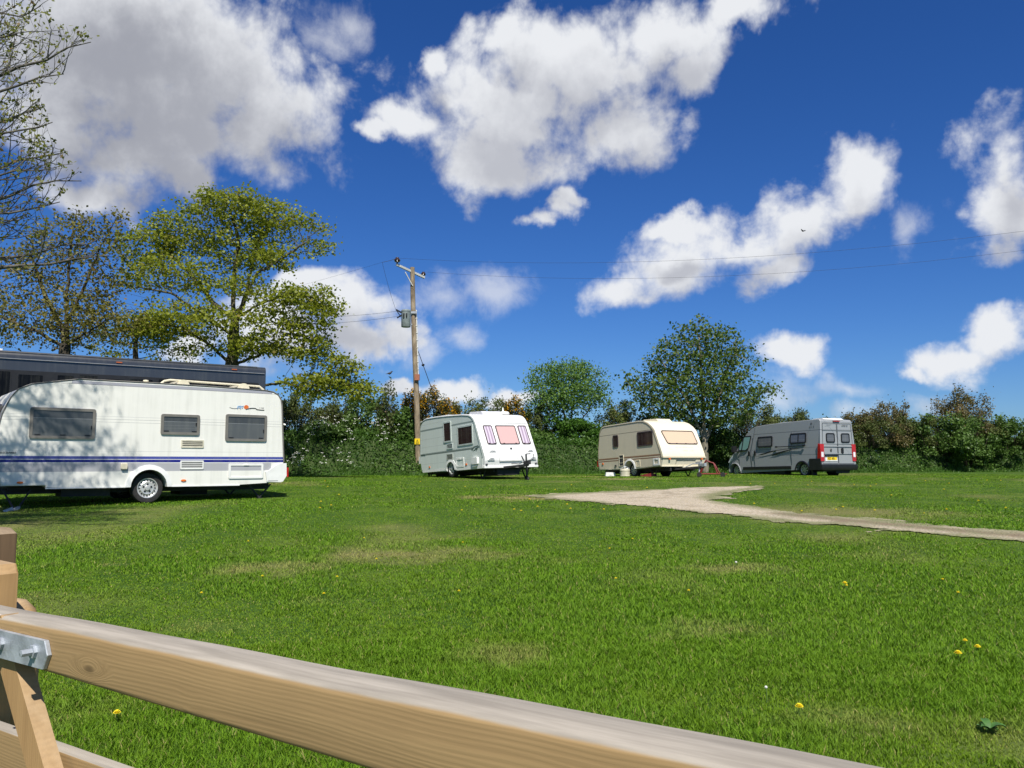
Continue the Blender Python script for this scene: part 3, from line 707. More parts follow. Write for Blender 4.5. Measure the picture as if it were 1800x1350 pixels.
# ---------------------------------------------------------------- silver motorhome van
loc, Mx = place(1411, 838, 36.6, -65, 1.2, 0)
t = thing('camper_van', 'silver high-roofed camper van with black swoosh decals, parked by the hedge', 'van', loc, Mx)
W = 2.05
mv = banded('silver_paint', (.31, .325, .33), [(1.268, 1.285, -4.0, 9, (.14, .15, .16)), (.952, .975, -4.3, 9, (.15, .16, .17)), (2.005, 2.03, -3.1, 9, (.12, .13, .14))], rough=.38, dirt=.06, coat=.35, metal=.10)
prof = [(-5.02, .20), (-5.04, .5), (-4.99, .72), (-4.93, .90), (-4.80, 1.02), (-4.30, 1.30), (-3.62, 2.06), (-3.30, 2.28), (-3.0, 2.39), (-2.5, 2.43), (-1.16, 2.47), (.9, 2.49), (1.02, 2.47), (1.07, 2.40), (1.10, 1.41), (1.10, .55), (1.06, .40), (.45, .36)] + arch_pts(.0, .385, .30, 11, .27) + [(-.42, .30), (-4.05, .20)] + arch_pts(-4.46, .40, .22, 11, .27)
o = MB().prism(prof, 0, W)
body = o.build('body', mv, t, 30, bevel=.09, zmin=.95)
# taper the upper body inwards
for v in body.data.vertices:
    if v.co.z > 1.3:
        k = (v.co.z - 1.3) / 1.15; c = W / 2; v.co.y = c + (v.co.y - c) * (1 - .11 * k)
    if v.co.x < -4.3: v.co.y = W / 2 + (v.co.y - W / 2) * (1 - .10 * min(1, (-4.3 - v.co.x) / .7))
lean = .11 * W / 2 / 1.15
ud = np.array([0, lean, 1.0]); ud /= np.linalg.norm(ud); un = np.array([0, -1.0, lean]); un /= np.linalg.norm(un)
U = plane_frame((0, 0, 1.3) + un * .002, (1, 0, 0), ud, un)
def uz(z): return (z - 1.3) / ud[2]
vp = glass_mat('grey_tinted_glass', (.10, .105, .115), .08, [(1.62, 1.63, -9, 9, (.2, .2, .2))])
def uwin(x0, x1, z0, z1, pane, name='window', fw=.06, r=.08): return window(t, [(x0, uz(z0)), (x1, uz(z0)), (x1, uz(z1)), (x0, uz(z1))], r, U, M['black'], pane, fw, .02, .012, name)
uwin(-2.81, -1.82, 1.385, 1.885, vp)
w = uwin(-.70, .28, 1.47, 1.93, vp); MB().obox(U[0] + U[1] * -.19 + U[2] * uz(1.70) + un * .012, U[1] * .025, U[2] * .2, un * .008).build('divider', M['black'], w)
# cab: side window with quarter light, door, mirror
cab = glass_mat('greenish_cab_glass', (.16, .30, .27), .05)
cw = [(-4.16, uz(1.27)), (-3.62, uz(1.25)), (-3.42, uz(1.38)), (-3.26, uz(1.97)), (-3.74, uz(1.97)), (-4.10, uz(1.56))]
w = window(t, cw, .06, U, M['black'], cab, .045, .014, .008)
MB().obox(U[0] + U[1] * -3.86 + U[2] * uz(1.57) + un * .010, U[1] * .03, U[2] * .29 + U[1] * .05, un * .006).build('divider', M['black'], w)
d_ = MB(); thin = simple('panel_gap', (.05, .055, .06), .5)
for a, b in (((-3.24, .40), (-3.24, 1.30)), ((-4.1, .86), (-4.13, 1.25)), ((-4.12, .52), (-4.1, .86)), ((-.62, .52), (-.62, 1.30)), ((-3.02, .40), (-3.02, 1.3))): d_.bar((a[0], -.001, a[1]), (b[0], -.001, b[1]), .006, .016)
for a, b in (((-3.24, 1.3), (-3.02, 2.36)), ((-.62, 1.3), (-.62, 2.0))):
    d_.bar(tuple(U[0] + U[1] * a[0] + U[2] * uz(a[1])), tuple(U[0] + U[1] * b[0] + U[2] * uz(b[1])), .008, .018)
d_.build('door_seam', thin, t)
for x in (-3.405, -2.995): MB().plate(rrect(x - .055, x + .055, 1.0, 1.24, .05), SIDE, .03).build('door_handle', M['black'], t)
m = MB(); m.obox((-4.28, -.16, 1.36), (.05, .02, 0), (0, .10, 0), (0, 0, .15)); m.bar((-4.2, .02, 1.25), (-4.27, -.12, 1.28), .05); m.build('mirror', M['black'], t)
MB().plate(rrect(-3.85, -.66, .345, .485, .02), SIDE, .03).build('rubbing_strip', M['black'], t)
m = MB(); m.tube([(-1.52, -.03, 1.365), (.17, -.03, 1.365)], .018, 6); m.box(-1.6, -1.48, -.05, 0, 1.335, 1.40); m.box(.12, .24, -.05, 0, 1.335, 1.40); m.build('awning_rail', M['black'], t)
m = MB(); S0 = plane_frame((0, -.001, 0), (1, 0, 0), (0, 0, 1), (0, -1, 0))
m.plate([(-2.85, 1.02), (-2.5, 1.03), (-1.6, 1.19), (-.3, 1.285), (-.3, 1.265), (-1.0, 1.255), (-1.9, 1.20)][::1], S0, .003, inset=.001)
m.plate([(-2.0, 1.0), (-1.6, 1.01), (-1.2, 1.10), (-.55, 1.21), (.1, 1.255), (-.7, 1.225), (-1.4, 1.13)], S0, .003, inset=.001)
m.build('decal', simple('decal_black', (.012, .014, .014), .35), t)
m = MB(); glyph_row(m, .38, uz(2.14), 8, .075, U, 31, .25); m.plate([(.50, uz(2.31)), (.56, uz(2.26)), (.62, uz(2.31)), (.58, uz(2.36)), (.52, uz(2.36))], U, .004, inset=.001); m.build('emblem', simple('decal_grey', (.11, .115, .12), .4), t)
MB().plate(rrect(.44, 1.12, .28, .78, .05), plane_frame((0, .03, 0), (1, 0, 0), (0, 0, 1), (0, -1, 0)), .06).build('rear_corner_guard', M['black'], t)
arch_trim(t, .0, .385, .30, .05, M['black'], zc=.27); arch_trim(t, -4.46, .40, .28, .04, mv, zc=.27)
for x in (0, -4.46):
    wheel(t, x, .13, .31, .335, .22, 'van', M['rim_alloy']); wheel(t, x, W - .13, .31, .335, .22, 'van', M['rim_alloy'], outer=1)
MB().prism([(.44, .42), (.52, .42), (.60, .05), (.50, .05)], .05, .28).build('mud_flap', M['black'], t)
m = MB(); m.box(-4.0, 1.0, .25, W - .25, .22, .42); m.box(-2.4, -1.2, .1, .5, .13, .3); m.bar((-2.9, .1, .16), (-2.2, .1, .16), .04); m.box(.5, 1.05, .9, 1.7, .14, .3); m.build('chassis', M['chassis'], t)
# rear: two doors, windows, lamps, bumper, plate
def taper(y, z): return W / 2 + (y - W / 2) * (1 - .11 * max(0, z - 1.3) / 1.15)
XR = 1.105
RB = plane_frame((XR, 0, 0), (0, 1, 0), (0, 0, 1), (1, 0, 0))
for a, b in ((.35, .87), (1.23, 1.75)):
    window(t, [(a, 1.46), (b, 1.46), (b - .01, 1.88), (a + .01, 1.88)], .09, RB, M['black'], vp, .055, .015, .009, 'rear_window')
for y0, y1 in ((.10, 1.02), (1.035, 1.95)):
    q = [(y0, .55), (y1, .55), (y1 if y1 < 1.5 else taper(y1, 2.3), 2.33), (y0 if y0 > .5 else taper(y0, 2.3), 2.33)]
    m = MB(); m.ring(rpoly(q, .05), shrink(rpoly(q, .05), .014), RB, .003, -.002); m.build('rear_door', thin, t)
m = MB()
for z in (.965, 1.28): m.box(XR - .002, XR + .010, .14, 1.92, z, z + .028)
m.box(XR - .002, XR + .006, .16, 1.86, 2.0, 2.02); m.build('door_crease', mv, t)
MB().plate(rrect(1.215, 1.335, .99, 1.25, .05), RB, .03).build('door_handle', M['black'], t)
m = MB(); m.plate([(.62 + .05 * math.cos(a), 1.14 + .07 * math.sin(a)) for a in np.linspace(0, 2 * math.pi, 14)[:-1]], RB, .012); m.build('badge', M['trim'], t)
for y0, y1 in ((-.02, .20), (1.86, 2.07)):
    zz = [(.68, .70), (.70, .86), (.86, 1.12), (1.12, 1.40)]
    l = MB().prism([(XR - .20, .66), (XR + .02, .66), (XR + .02, 1.40), (XR - .12, 1.42)], y0, y1).build('rear_lamp', M['red_lens'], t, bevel=.015)
    MB().box(XR + .004, XR + .027, y0 + .04, y1 - .05, .84, 1.06).build('reversing_lens', M['clear_lens'], l)
MB().prism([(.95, .27), (1.16, .27), (1.20, .35), (1.19, .52), (.95, .53)], -.02, W + .02).build('rear_bumper', M['black'], t, bevel=.03)
MB().plate(rrect(.24, .98, .875, .93, .02), RB, .05).build('plate_lamp_strip', M['black'], t)
MB().plate(rrect(.26, .96, .66, .875, .02), RB, .01).build('plate_surround', M['white'], t)
pl = MB().plate(rrect(.36, .93, .71, .84, .012), plane_frame((XR + .01, 0, 0), (0, 1, 0), (0, 0, 1), (1, 0, 0)), .008).build('number_plate', M['yellow'], t)
m = MB(); glyph_row(m, .40, .735, 8, .085, plane_frame((XR + .018, 0, 0), (0, 1, 0), (0, 0, 1), (1, 0, 0)), 5, .22); m.build('characters', M['black'], pl)
MB().box(XR - .03, XR + .03, .82, 1.2, 2.385, 2.42).build('brake_light', M['red_lens'], t)
m = MB(); m.plate([(.30, 2.20), (.6, 2.24), (.72, 2.26), (.55, 2.22)], RB, .003, inset=.001); glyph_row(m, 1.33, 2.19, 8, .065, RB, 35, .25); m.build('emblem', simple('decal_grey2', (.11, .115, .12), .4), t)
m = MB(); m.box(-1.9, -1.2, .6, 1.3, 2.45, 2.52); m.build('rooflight', M['white'], t); m = MB(); m.box(-2.9, -2.3, .6, 1.2, 2.41, 2.47); m.build('rooflight', M['white'], t)
m = MB(); m.prism([(.35, 2.47), (.45, 2.54), (.95, 2.54), (1.05, 2.47)], .35, 1.5); m.build('rooflight', M['white'], t)
# nose: windscreen, grille, headlamps (turned away from the road, seen from the side)
wd = np.array([-3.66 + 4.28, 0, 2.02 - 1.32]); wl = np.linalg.norm(wd); wd /= wl; wn = np.array([-wd[2], 0, wd[0]])
window(t, [(.22, .05), (W - .22, .05), (W - .3, wl), (.3, wl)][::-1], .08, plane_frame((-4.28, 0, 1.32), (0, 1, 0), wd, wn), M['black'], cab, .05, .012, .008, 'windscreen')
MB().box(-5.07, -4.98, .25, W - .25, .30, .62).build('front_bumper', M['black'], t)
for y in (.16, W - .16): MB().prism([(-5.0, .74), (-4.60, 1.10), (-4.55, .98), (-4.93, .70)], y - .11, y + .11).build('headlamp', M['clear_lens'], t)

# ================================================================== FIELD GATE AND POST (foreground)
wood = wood_mat('treated_softwood', (.39, .26, .120), (.30, .195, .088), (.36, .325, .27), .95)
wood_v = wood_mat('treated_softwood_upright', (.50, .31, .135), (.32, .185, .075), (.5, .42, .3), .35, axis='Z')
wood_old = wood_mat('weathered_post_wood', (.22, .14, .075), (.13, .08, .045), (.36, .28, .18), .6, axis='Z')
gl = atd(83, 1103, 1.79 * .85)
t = thing('field_gate', 'tan timber field gate with a galvanised hinge strap, crossing the foreground', 'gate', tuple(gl), frame3(-33.5))
# top rail: rounded crown, thicker towards the right
m = MB(); X = np.linspace(-.80, 2.3, 50); sec_n = None; vs = []
for i, x in enumerate(X):
    k = min(1, max(0, (x + .5) / 1.7)); H = .070 + .030 * k; D = .064 + .026 * k
    wob = .0008 * math.sin(x * 7.1) + .0006 * math.sin(x * 15 + 1)
    q = rpoly([(0, -H), (D, -H), (D, .002 + wob), (0, wob)], .009, 3)
    # flattened crown
    q = [(y, z + .006 * math.sin(max(0, min(1, y / D)) * math.pi) if z > -.02 else z) for y, z in q]
    mid = [(D * s, .006 * math.sin(s * math.pi) + wob) for s in ()]
    sec_n = len(q); vs += [(x, y, z) for y, z in q]
fs = [(i * sec_n + a, i * sec_n + (a + 1) % sec_n, (i + 1) * sec_n + (a + 1) % sec_n, (i + 1) * sec_n + a) for i in range(len(X) - 1) for a in range(sec_n)]
fs += [tuple(range(sec_n))[::-1], tuple(range((len(X) - 1) * sec_n, len(X) * sec_n))]
m.add(vs, fs); m.build('top_rail', wood, t, 40)
# hanging stile, rising above the rail
m = MB(); q = [(-.62, -1.15), (-.203, -1.15), (-.203, .045)]
m.prism([(-.46, -1.15), (-.338, -1.15), (-.338, .060), (-.350, .080), (-.46, .084)], .015, .112)
m.build('stile', wood_v, t, 30, bevel=.006)
# diagonal brace
a = np.array([-.222, .0, .02]); b = np.array([.24, .0, -.60]); dd = (b - a) / np.linalg.norm(b - a); pn = np.array([-dd[2], 0, dd[0]])
m = MB(); m.obox((a + b) / 2 + np.array([0, .019, -.0]) - dd * -.04, dd * np.linalg.norm(b - a) / 2, pn * .027, np.array([0, .016, 0]))
m.build('brace', wood_v, t, 30)
for z in (-.235, -.47, -.72): MB().box(-.80, 2.3, .050, .082, z - .085, z).build('rail', wood, t, 30, bevel=.005)
# hinge strap with bolts
hp = [(-.80, -.068), (.008, -.071), (.022, -.045), (.010, -.021), (-.80, -.018)]
hs = MB().plate(hp, plane_frame((0, -.001, 0), (1, 0, 0), (0, 0, 1), (0, -1, 0)), .008, inset=.0015).build('hinge_strap', M['steel'], t, 25)
for x in (-.142, -.022, -.30):
    m = MB(); m.lathe([(.012, -.009), (.012, -.015), (.0065, -.015), (.0065, -.033), (.001, -.034)], (x, 0, -.043), 'Y', 6)
    m.build('bolt', M['steel'], hs, 20)
# gate posts
pw = atd(0, 975, 2.15)
t = thing('gate_post', 'dark weathered square gate post standing behind the gate at the left', 'post', (pw[0] - .105, 2.17, float(height(pw[0], 2.17))), frame3(-30))
hgt = 1.55 - (932 - HY) / F * 2.1 - float(height(pw[0], 2.17))
m = MB(); m.prism([(-.10, -.2), (.10, -.2), (.10, hgt - .012), (.07, hgt + .002), (-.10, hgt + .002)], -.08, .08); m.build('post', wood_old, t, 30, bevel=.01)
pr = atd(18, 1090, 1.92)
t = tag(MB().lathe([(.062, -1.4), (.062, -.07), (.060, -.02), (.050, .02), (.030, .042), (.001, .05)], (0, 0, 0), 'Z', 28).build('round_post', wood_v, None, 40), 'round-topped tan timber post just behind the gate stile', 'post', 'gate posts')
t.location = (pr[0], 1.92, 1.55 - (1082 - HY) / F * 1.92)

# ================================================================== UTILITY POLE AND WIRES
PD = 37.6
pb = atd(735, 835, PD); pt = atd(725, 470, PD)
gz0 = bank_z(pb[0], PD); base = np.array([pb[0], PD, gz0])
t = thing('utility_pole', 'tall timber utility pole with a grey transformer, leaning slightly behind the pale green caravan', 'pole', tuple(base))
pole_w = bark_mat('grey_brown_pole', (.16, .12, .075), (.34, .27, .18), 7)
rel = lambda px, py, y=PD: atd(px, py, y) - base
top = rel(725, 470); a0 = np.array([0, 0, -.3])
m = MB(); k = np.linspace(0, 1, 14); m.tube([a0 + (top - a0) * q + np.array([.02 * math.sin(q * 6), 0, 0]) for q in k], [.135 - .03 * q for q in k], 12); m.build('pole', pole_w, t, 40)
axis = lambda z: (top - a0) * ((z + .3) / (top[2] + .3)) + a0
aL, aR = rel(697, 465, PD - .7), rel(746, 488, PD + .6)
arm = MB().bar(aL, aR, .09, .10).bar(rel(712, 478, PD - .3), axis(top[2] - .9) + np.array([0, -.12, 0]), .035).build('crossarm', simple('pale_grey_arm', (.50, .50, .48), .6), t)
for q, s in ((aL + np.array([.03, 0, .05]), 1.25), (aR + np.array([-.05, 0, .05]), 1.0)):
    MB().lathe([(.03 * s, 0), (.03 * s, .05 * s), (.10 * s, .06 * s), (.085 * s, .10 * s), (.12 * s, .11 * s), (.10 * s, .16 * s), (.07 * s, .18 * s), (.06 * s, .22 * s), (.001, .24 * s)], tuple(q), 'Z', 14).build('insulator', simple('brown_porcelain', (.035, .02, .016), .2), t)
tc_ = rel(713.5, 575, PD - .25)
tr = MB().lathe([(.001, 0), (.20, 0), (.215, .03), (.215, .70), (.225, .70), (.225, .76), (.19, .80), (.001, .82)], tuple(tc_), 'Z', 24).build('transformer', simple('transformer_grey', (.20, .235, .23), .5, var=.2), t)
for dx in (-.07, .06): MB().tube([tc_ + np.array([dx, -.215, .60]), tc_ + np.array([dx, -.25, .50]), tc_ + np.array([dx, -.225, .42])], .03, 8).build('bushing', M['black'], tr)
m = MB(); m.bar(tc_ + np.array([-.2, -.05, .66]), tc_ + np.array([-.44, -.15, .78]), .06); m.bar(tc_ + np.array([-.2, -.05, .55]), tc_ + np.array([-.38, -.15, .40]), .06); m.bar(tc_ + np.array([-.44, -.15, .78]), tc_ + np.array([-.22, -.15, .45]), .04); m.build('terminal', M['black'], tr)
m = MB(); m.bar(tc_ + np.array([.15, .1, .62]), axis(tc_[2] + .62), .06); m.bar(tc_ + np.array([.15, .1, .15]), axis(tc_[2] + .15), .06); m.bar(axis(tc_[2] + .7) + np.array([-.15, -.14, 0]), axis(tc_[2] + .7) + np.array([.16, -.14, 0]), .06, .10); m.build('bracket', M['steel'], t)
m = MB(); m.tube([axis(z) + np.array([.13 - .01 * (z / 9), -.02, 0]) for z in np.linspace(rel(735, 662)[2], rel(728, 545)[2], 12)], .028, 6)
for z in np.linspace(rel(735, 662)[2], rel(728, 560)[2], 9): m.box(*(lambda q: (q[0] + .08, q[0] + .17, q[1] - .06, q[1] + .02, z - .015, z + .015))(axis(z)))
m.build('cable_guard', simple('white_conduit', (.62, .62, .58), .5), t)
q = axis(rel(735, 664)[2]); m = MB(); m.box(q[0] - .02, q[0] + .20, -.22, -.08, q[2] - .13, q[2] + .14); m.build('junction_box', simple('rust_red_box', (.30, .11, .06), .6), t)
q = axis(rel(733, 776)[2]); sg = MB().box(q[0] - .11, q[0] + .13, -.16, -.14, q[2] - .13, q[2] + .13).build('warning_sign', M['yellow'], t)
fr = plane_frame((q[0] + .01, -.16, q[2]), (1, 0, 0), (0, 0, 1), (0, -1, 0))
m = MB(); o_ = [(-.075, -.05), (.075, -.05), (0, .09)]; m.ring(o_, shrink(o_, .014), fr, .003); m.plate([(.0, .05), (-.022, .005), (-.003, .008), (-.012, -.035), (.022, .02), (.004, .018)], fr, .003, inset=.0005); m.obox(fr[0] + fr[2] * -.09 + fr[3] * .002, fr[1] * .07, fr[2] * .012, fr[3] * .001); m.build('symbol', M['black'], sg)

wire_m = simple('dark_wire', (.025, .025, .028), .5)
def wire(a, b, sag, label, group=None, r=.0045, name='overhead_wire', n=24):
    a = np.array(a); b = np.array(b)
    pts = [a + (b - a) * q - np.array([0, 0, sag * 4 * q * (1 - q)]) for q in np.linspace(0, 1, n)]
    o = MB().tube(pts, r, 5).build(name, wire_m, None); return tag(o, label, 'wire', group)
g = 'overhead wires on the utility pole'
wire(base + aR + np.array([-.05, 0, .28]), atd(2300, 362, 27), 1.15, 'lower of the two overhead wires running right from the utility pole', g)
wire(base + aL + np.array([.03, 0, .3]), atd(2300, 330, 26), 1.05, 'upper of the two overhead wires running right from the utility pole', g)
wire(atd(698, 547, PD - .4), atd(150, 492, 40), .9, 'upper of the two low wires running left from the transformer', g, .0065)
wire(atd(700, 556, PD - .4), atd(150, 512, 40), .9, 'lower of the two low wires running left from the transformer', g, .0065)
wire(atd(672, 461, PD - .8), atd(250, 560, 60), .3, 'faint high wire running left from above the transformer into the trees', g, .004)
wire(base + aL + np.array([.03, 0, .3]), atd(672, 461, PD - .8), .02, 'short wire joining the dark insulator to the high left wire', g, .010)
wire(atd(672, 461, PD - .8), atd(696, 545, PD - .4), .12, 'drop wire hanging down from the high wire to the transformer', g, .0065)
gy0, gy1 = axis(rel(731, 600)[2]) + base, atd(790, 770, PD + 1.4); t = thing('guy_wire', 'slanting guy wire with a black insulator, right of the utility pole', 'wire', tuple(gy0))
MB().tube([(0, 0, 0), tuple(gy1 - gy0)], .016, 6).build('cable', wire_m, t); qd = (gy1 - gy0) * .24; MB().tube([tuple(qd - (gy1 - gy0) * .012), tuple(qd - (gy1 - gy0) * .006), tuple(qd + (gy1 - gy0) * .006), tuple(qd + (gy1 - gy0) * .012)], [.02, .07, .07, .02], 8).build('insulator', M['black'], t)

def bird(loc, rz, label, s=1.0, wings=False):
    rings = [(-.20, .006, .0, .03), (-.12, .016, .006, .03), (-.06, .035, .0, .0), (0, .055, 0, 0), (.06, .058, .0, .0), (.10, .045, .02, .0), (.125, .036, .045, .0), (.15, .036, .058, 0), (.175, .026, .058, 0), (.19, .010, .052, 0), (.22, .002, .046, 0)]
    m = MB(); m.tube([(x * s, 0, z * s) for x, r, z, _ in rings], [r * s for x, r, z, _ in rings], 10)
    if wings:
        for sg_ in (-1, 1): m.obox((.02 * s, sg_ * .14 * s, .05 * s), (.05 * s, -sg_ * .02 * s, 0), (0, .13 * s, sg_ * .05 * s), (0, 0, .006 * s))
    else: m.tube([(0, .02 * s, -.03 * s), (.01 * s, .02 * s, -.10 * s)], .006 * s, 5); m.tube([(0, -.02 * s, -.03 * s), (.01 * s, -.02 * s, -.10 * s)], .006 * s, 5)
    o = m.build('bird', simple('dark_feathers', (.02, .02, .024), .6), None, 60); o.location = loc; o.rotation_euler = (0, -.25, rz)
    return tag(o, label, 'bird')

# ================================================================== GROUND, PATH, GRASS
def poly_in(px, py, poly):
    c = np.zeros(px.shape, bool); n = len(poly)
    for i in range(n):
        x1, y1 = poly[i]; x2, y2 = poly[i - 1]
        if y1 == y2: continue
        k = ((y1 > py) != (y2 > py)) & (px < (x2 - x1) * (py - y1) / (y2 - y1) + x1); c ^= k
    return c
up_ = [(935, 874), (960, 871), (1000, 868.5), (1100, 864), (1200, 857.5), (1325, 854.5), (1350, 855), (1330, 858.5), (1300, 862), (1272, 866.5), (1256, 871), (1250, 875), (1256, 879.5), (1275, 884), (1325, 891), (1450, 905), (1600, 921), (1800, 934), (2300, 962)]
lo_ = [(2300, 985), (1800, 953), (1650, 941), (1500, 928), (1350, 915), (1200, 900), (1050, 886), (985, 880)]
PATH = [tuple(ground_px(*p)[:2]) for p in up_ + lo_]
_mid = [tuple(ground_px(*p)[:2]) for p in ((1380, 905), (1500, 917), (1650, 931), (1800, 944), (2300, 974))]
def seg_dist(x, y, pts):
    d = np.full(x.shape, 1e9)
    for (x1, y1), (x2, y2) in zip(pts, pts[1:]):
        dx, dy = x2 - x1, y2 - y1; t_ = np.clip(((x - x1) * dx + (y - y1) * dy) / (dx * dx + dy * dy), 0, 1)
        d = np.minimum(d, np.hypot(x - x1 - t_ * dx, y - y1 - t_ * dy))
    return d
def path_mask(x, y, jit=.5):
    jx = x + 1.0 * (fbm(x * .8, y * .8, 51, 2) - .5) + jit * (fbm(x * 4, y * 4, 52, 3) - .5); jy = y + .5 * (fbm(x * .8, y * .8, 57, 2) - .5) + jit * (fbm(x * 4, y * 4, 58, 3) - .5)
    return poly_in(jx, jy, PATH) 
DRY = [(ground_px(*p), r, a) for p, r, a in (((700, 976), .7, .62), ((640, 983), .45, .52), ((755, 972), .4, .5), ((490, 998), .4, .7), ((440, 1004), .3, .5), ((200, 994), .10, 1.0), ((1010, 838), 1.3, 1.0), ((1100, 842), .9, .7), ((960, 874), 1.0, .9), ((1290, 1000), .35, .5), ((900, 1150), .30, .35), ((1240, 1110), .3, .3), ((360, 1105), .2, .35), ((1500, 1270), .25, .3), ((1400, 900), 1.6, .5))]
def dryness(x, y):
    n1 = fbm(x / 1.6, y / 2.2, 21, 4); n2 = fbm(x / .35, y / .35, 25, 3)
    d = np.clip((n1 - .58) * 2.6, 0, 1) * (.4 + n2) * .7
    for p, r, a in DRY:
        d = np.maximum(d, a * np.clip(1.2 - np.hypot((x - p[0]) * .62, (y - p[1])) / r + (n2 - .5) * 1.8, 0, 1))
    return np.clip(d, 0, 1)
def lush(x, y): return np.clip((fbm(x / 2.4, y / 3.6, 31, 3) - .5) * 3.6 + .5 + (fbm(x / .5, y / .5, 33, 3) - .5) * 2.2, 0, 1)

def add_attr(me, name, arr, domain='POINT'):
    a = me.attributes.new(name, 'FLOAT', domain); a.data.foreach_set('value', np.ascontiguousarray(arr, dtype=np.float32))

def raw_mesh(name, V, faces_idx, counts):
    """V (n,3); faces_idx flat vertex indices; counts per face"""
    me = bpy.data.meshes.new(name)
    me.vertices.add(len(V)); me.vertices.foreach_set('co', np.ascontiguousarray(V, dtype=np.float32).ravel())
    me.loops.add(len(faces_idx)); me.loops.foreach_set('vertex_index', np.ascontiguousarray(faces_idx, dtype=np.int32))
    me.polygons.add(len(counts)); st = np.concatenate([[0], np.cumsum(counts)[:-1]])
    me.polygons.foreach_set('loop_start', st.astype(np.int32))
    try: me.polygons.foreach_set('loop_total', np.asarray(counts, dtype=np.int32))
    except Exception: pass
    me.update(calc_edges=True)
    return me

xs = np.concatenate([np.linspace(-900, -60, 22)[:-1], np.arange(-60, 60.01, .5), np.linspace(60, 900, 22)[1:]])
ys = np.concatenate([np.linspace(-300, -6, 12)[:-1], np.arange(-6, 62.01, .5), np.linspace(62, 1500, 24)[1:]])
GX, GY = np.meshgrid(xs, ys); V = np.stack([GX, GY, height(GX, GY)], -1).reshape(-1, 3)
nx, ny = len(xs), len(ys); ii = (np.arange(ny - 1)[:, None] * nx + np.arange(nx - 1)[None]).ravel()
me = raw_mesh('ground', V, np.stack([ii, ii + 1, ii + nx + 1, ii + nx], -1).ravel(), np.full(len(ii), 4))
m, nt, b = new_mat('turf_soil')
n1 = noise(nt, 1.1, 5); n2 = noise(nt, 14, 5, .7); n3 = noise(nt, .35, 3)
col = mix_col(nt, smooth(nt, n1, .35, .68), (.038, .090, .010), (.075, .130, .018))
col = mix_col(nt, math_n(nt, 'MULTIPLY', smooth(nt, n2, .5, .72), .5), col, (.11, .095, .04))
col = mix_col(nt, math_n(nt, 'MULTIPLY', smooth(nt, n3, .55, .75), .4), col, (.03, .06, .008))
dA = N(nt, 'ShaderNodeAttribute', attribute_name='dry'); col = mix_col(nt, math_n(nt, 'MULTIPLY', dA.outputs['Fac'], .8), col, (.30, .23, .11))
L(nt, col, b.inputs['Base Color']); b.inputs['Roughness'].default_value = .95; b.inputs['Specular IOR Level'].default_value = .1
bp = N(nt, 'ShaderNodeBump'); bp.inputs['Strength'].default_value = .7; bp.inputs['Distance'].default_value = .04
L(nt, n2, bp.inputs['Height']); L(nt, bp.outputs[0], b.inputs['Normal'])
gd = np.zeros(len(V)); nr = (V[:, 1] > 0) & (V[:, 1] < 45) & (np.abs(V[:, 0]) < 40); gd[nr] = dryness(V[nr, 0], V[nr, 1]); add_attr(me, 'dry', gd)
me.materials.append(m); me.shade_smooth()
g_ = bpy.data.objects.new('ground', me); C.objects.link(g_); tag(g_, 'mown grassy field sloping gently up to the hedge', 'ground', kind='structure')

# gravel track: a thin sheet following the ground
s_ = .085
gx = np.arange(min(p[0] for p in PATH) - 1, max(p[0] for p in PATH) + 1, s_); gy = np.arange(min(p[1] for p in PATH) - 1, max(p[1] for p in PATH) + 1, s_)
GX, GY = np.meshgrid(gx, gy); msk = path_mask(GX[:-1, :-1] + s_ / 2, GY[:-1, :-1] + s_ / 2)
nx = len(gx); ii = (np.arange(len(gy) - 1)[:, None] * nx + np.arange(nx - 1)[None])[msk]
f = np.stack([ii, ii + 1, ii + nx + 1, ii + nx], -1).ravel(); used, inv = np.unique(f, return_inverse=True)
V = np.stack([GX.ravel()[used], GY.ravel()[used]], -1)
z = height(V[:, 0], V[:, 1]) + .014 + .02 * (fbm(V[:, 0] * 3, V[:, 1] * 3, 71, 3) - .5)
me = raw_mesh('gravel_path', np.column_stack([V, z]), inv.ravel(), np.full(len(ii), 4)); add_attr(me, 'edge', np.clip(1.15 - seg_dist(V[:, 0], V[:, 1], PATH + PATH[:1]) / (.15 + .75 * fbm(V[:, 0] * 1.6, V[:, 1] * 1.6, 78, 4) ** 1.5), 0, 1)); add_attr(me, 'worn', np.clip(1.25 - seg_dist(V[:, 0], V[:, 1], _mid) / (.22 + .35 * fbm(V[:, 0] * 1.2, V[:, 1] * 1.2, 77, 3)), 0, 1))
m, nt, b = new_mat('pale_gravel')
n1 = noise(nt, 26, 4, .7); n2 = noise(nt, 1.4, 4); n3 = noise(nt, 5, 4)
vo = N(nt, 'ShaderNodeTexVoronoi'); vo.inputs['Scale'].default_value = 28; tc = N(nt, 'ShaderNodeTexCoord'); L(nt, tc.outputs['Object'], vo.inputs['Vector'])
col = mix_col(nt, smooth(nt, n1, .3, .7), (.25, .195, .12), (.60, .50, .345))
col = mix_col(nt, math_n(nt, 'MULTIPLY', smooth(nt, vo.outputs['Color'], .2, .9), .4), col, (.58, .54, .46))
col = mix_col(nt, math_n(nt, 'MULTIPLY', smooth(nt, n2, .5, .72), .55), col, (.20, .155, .10))
col = mix_col(nt, math_n(nt, 'MULTIPLY', smooth(nt, n3, .6, .72), .6), col, (.10, .12, .04))
wo = N(nt, 'ShaderNodeAttribute', attribute_name='worn'); col = mix_col(nt, math_n(nt, 'MULTIPLY', wo.outputs['Fac'], .8), col, mix_col(nt, smooth(nt, n3, .35, .65), (.15, .10, .05), (.13, .13, .045)))
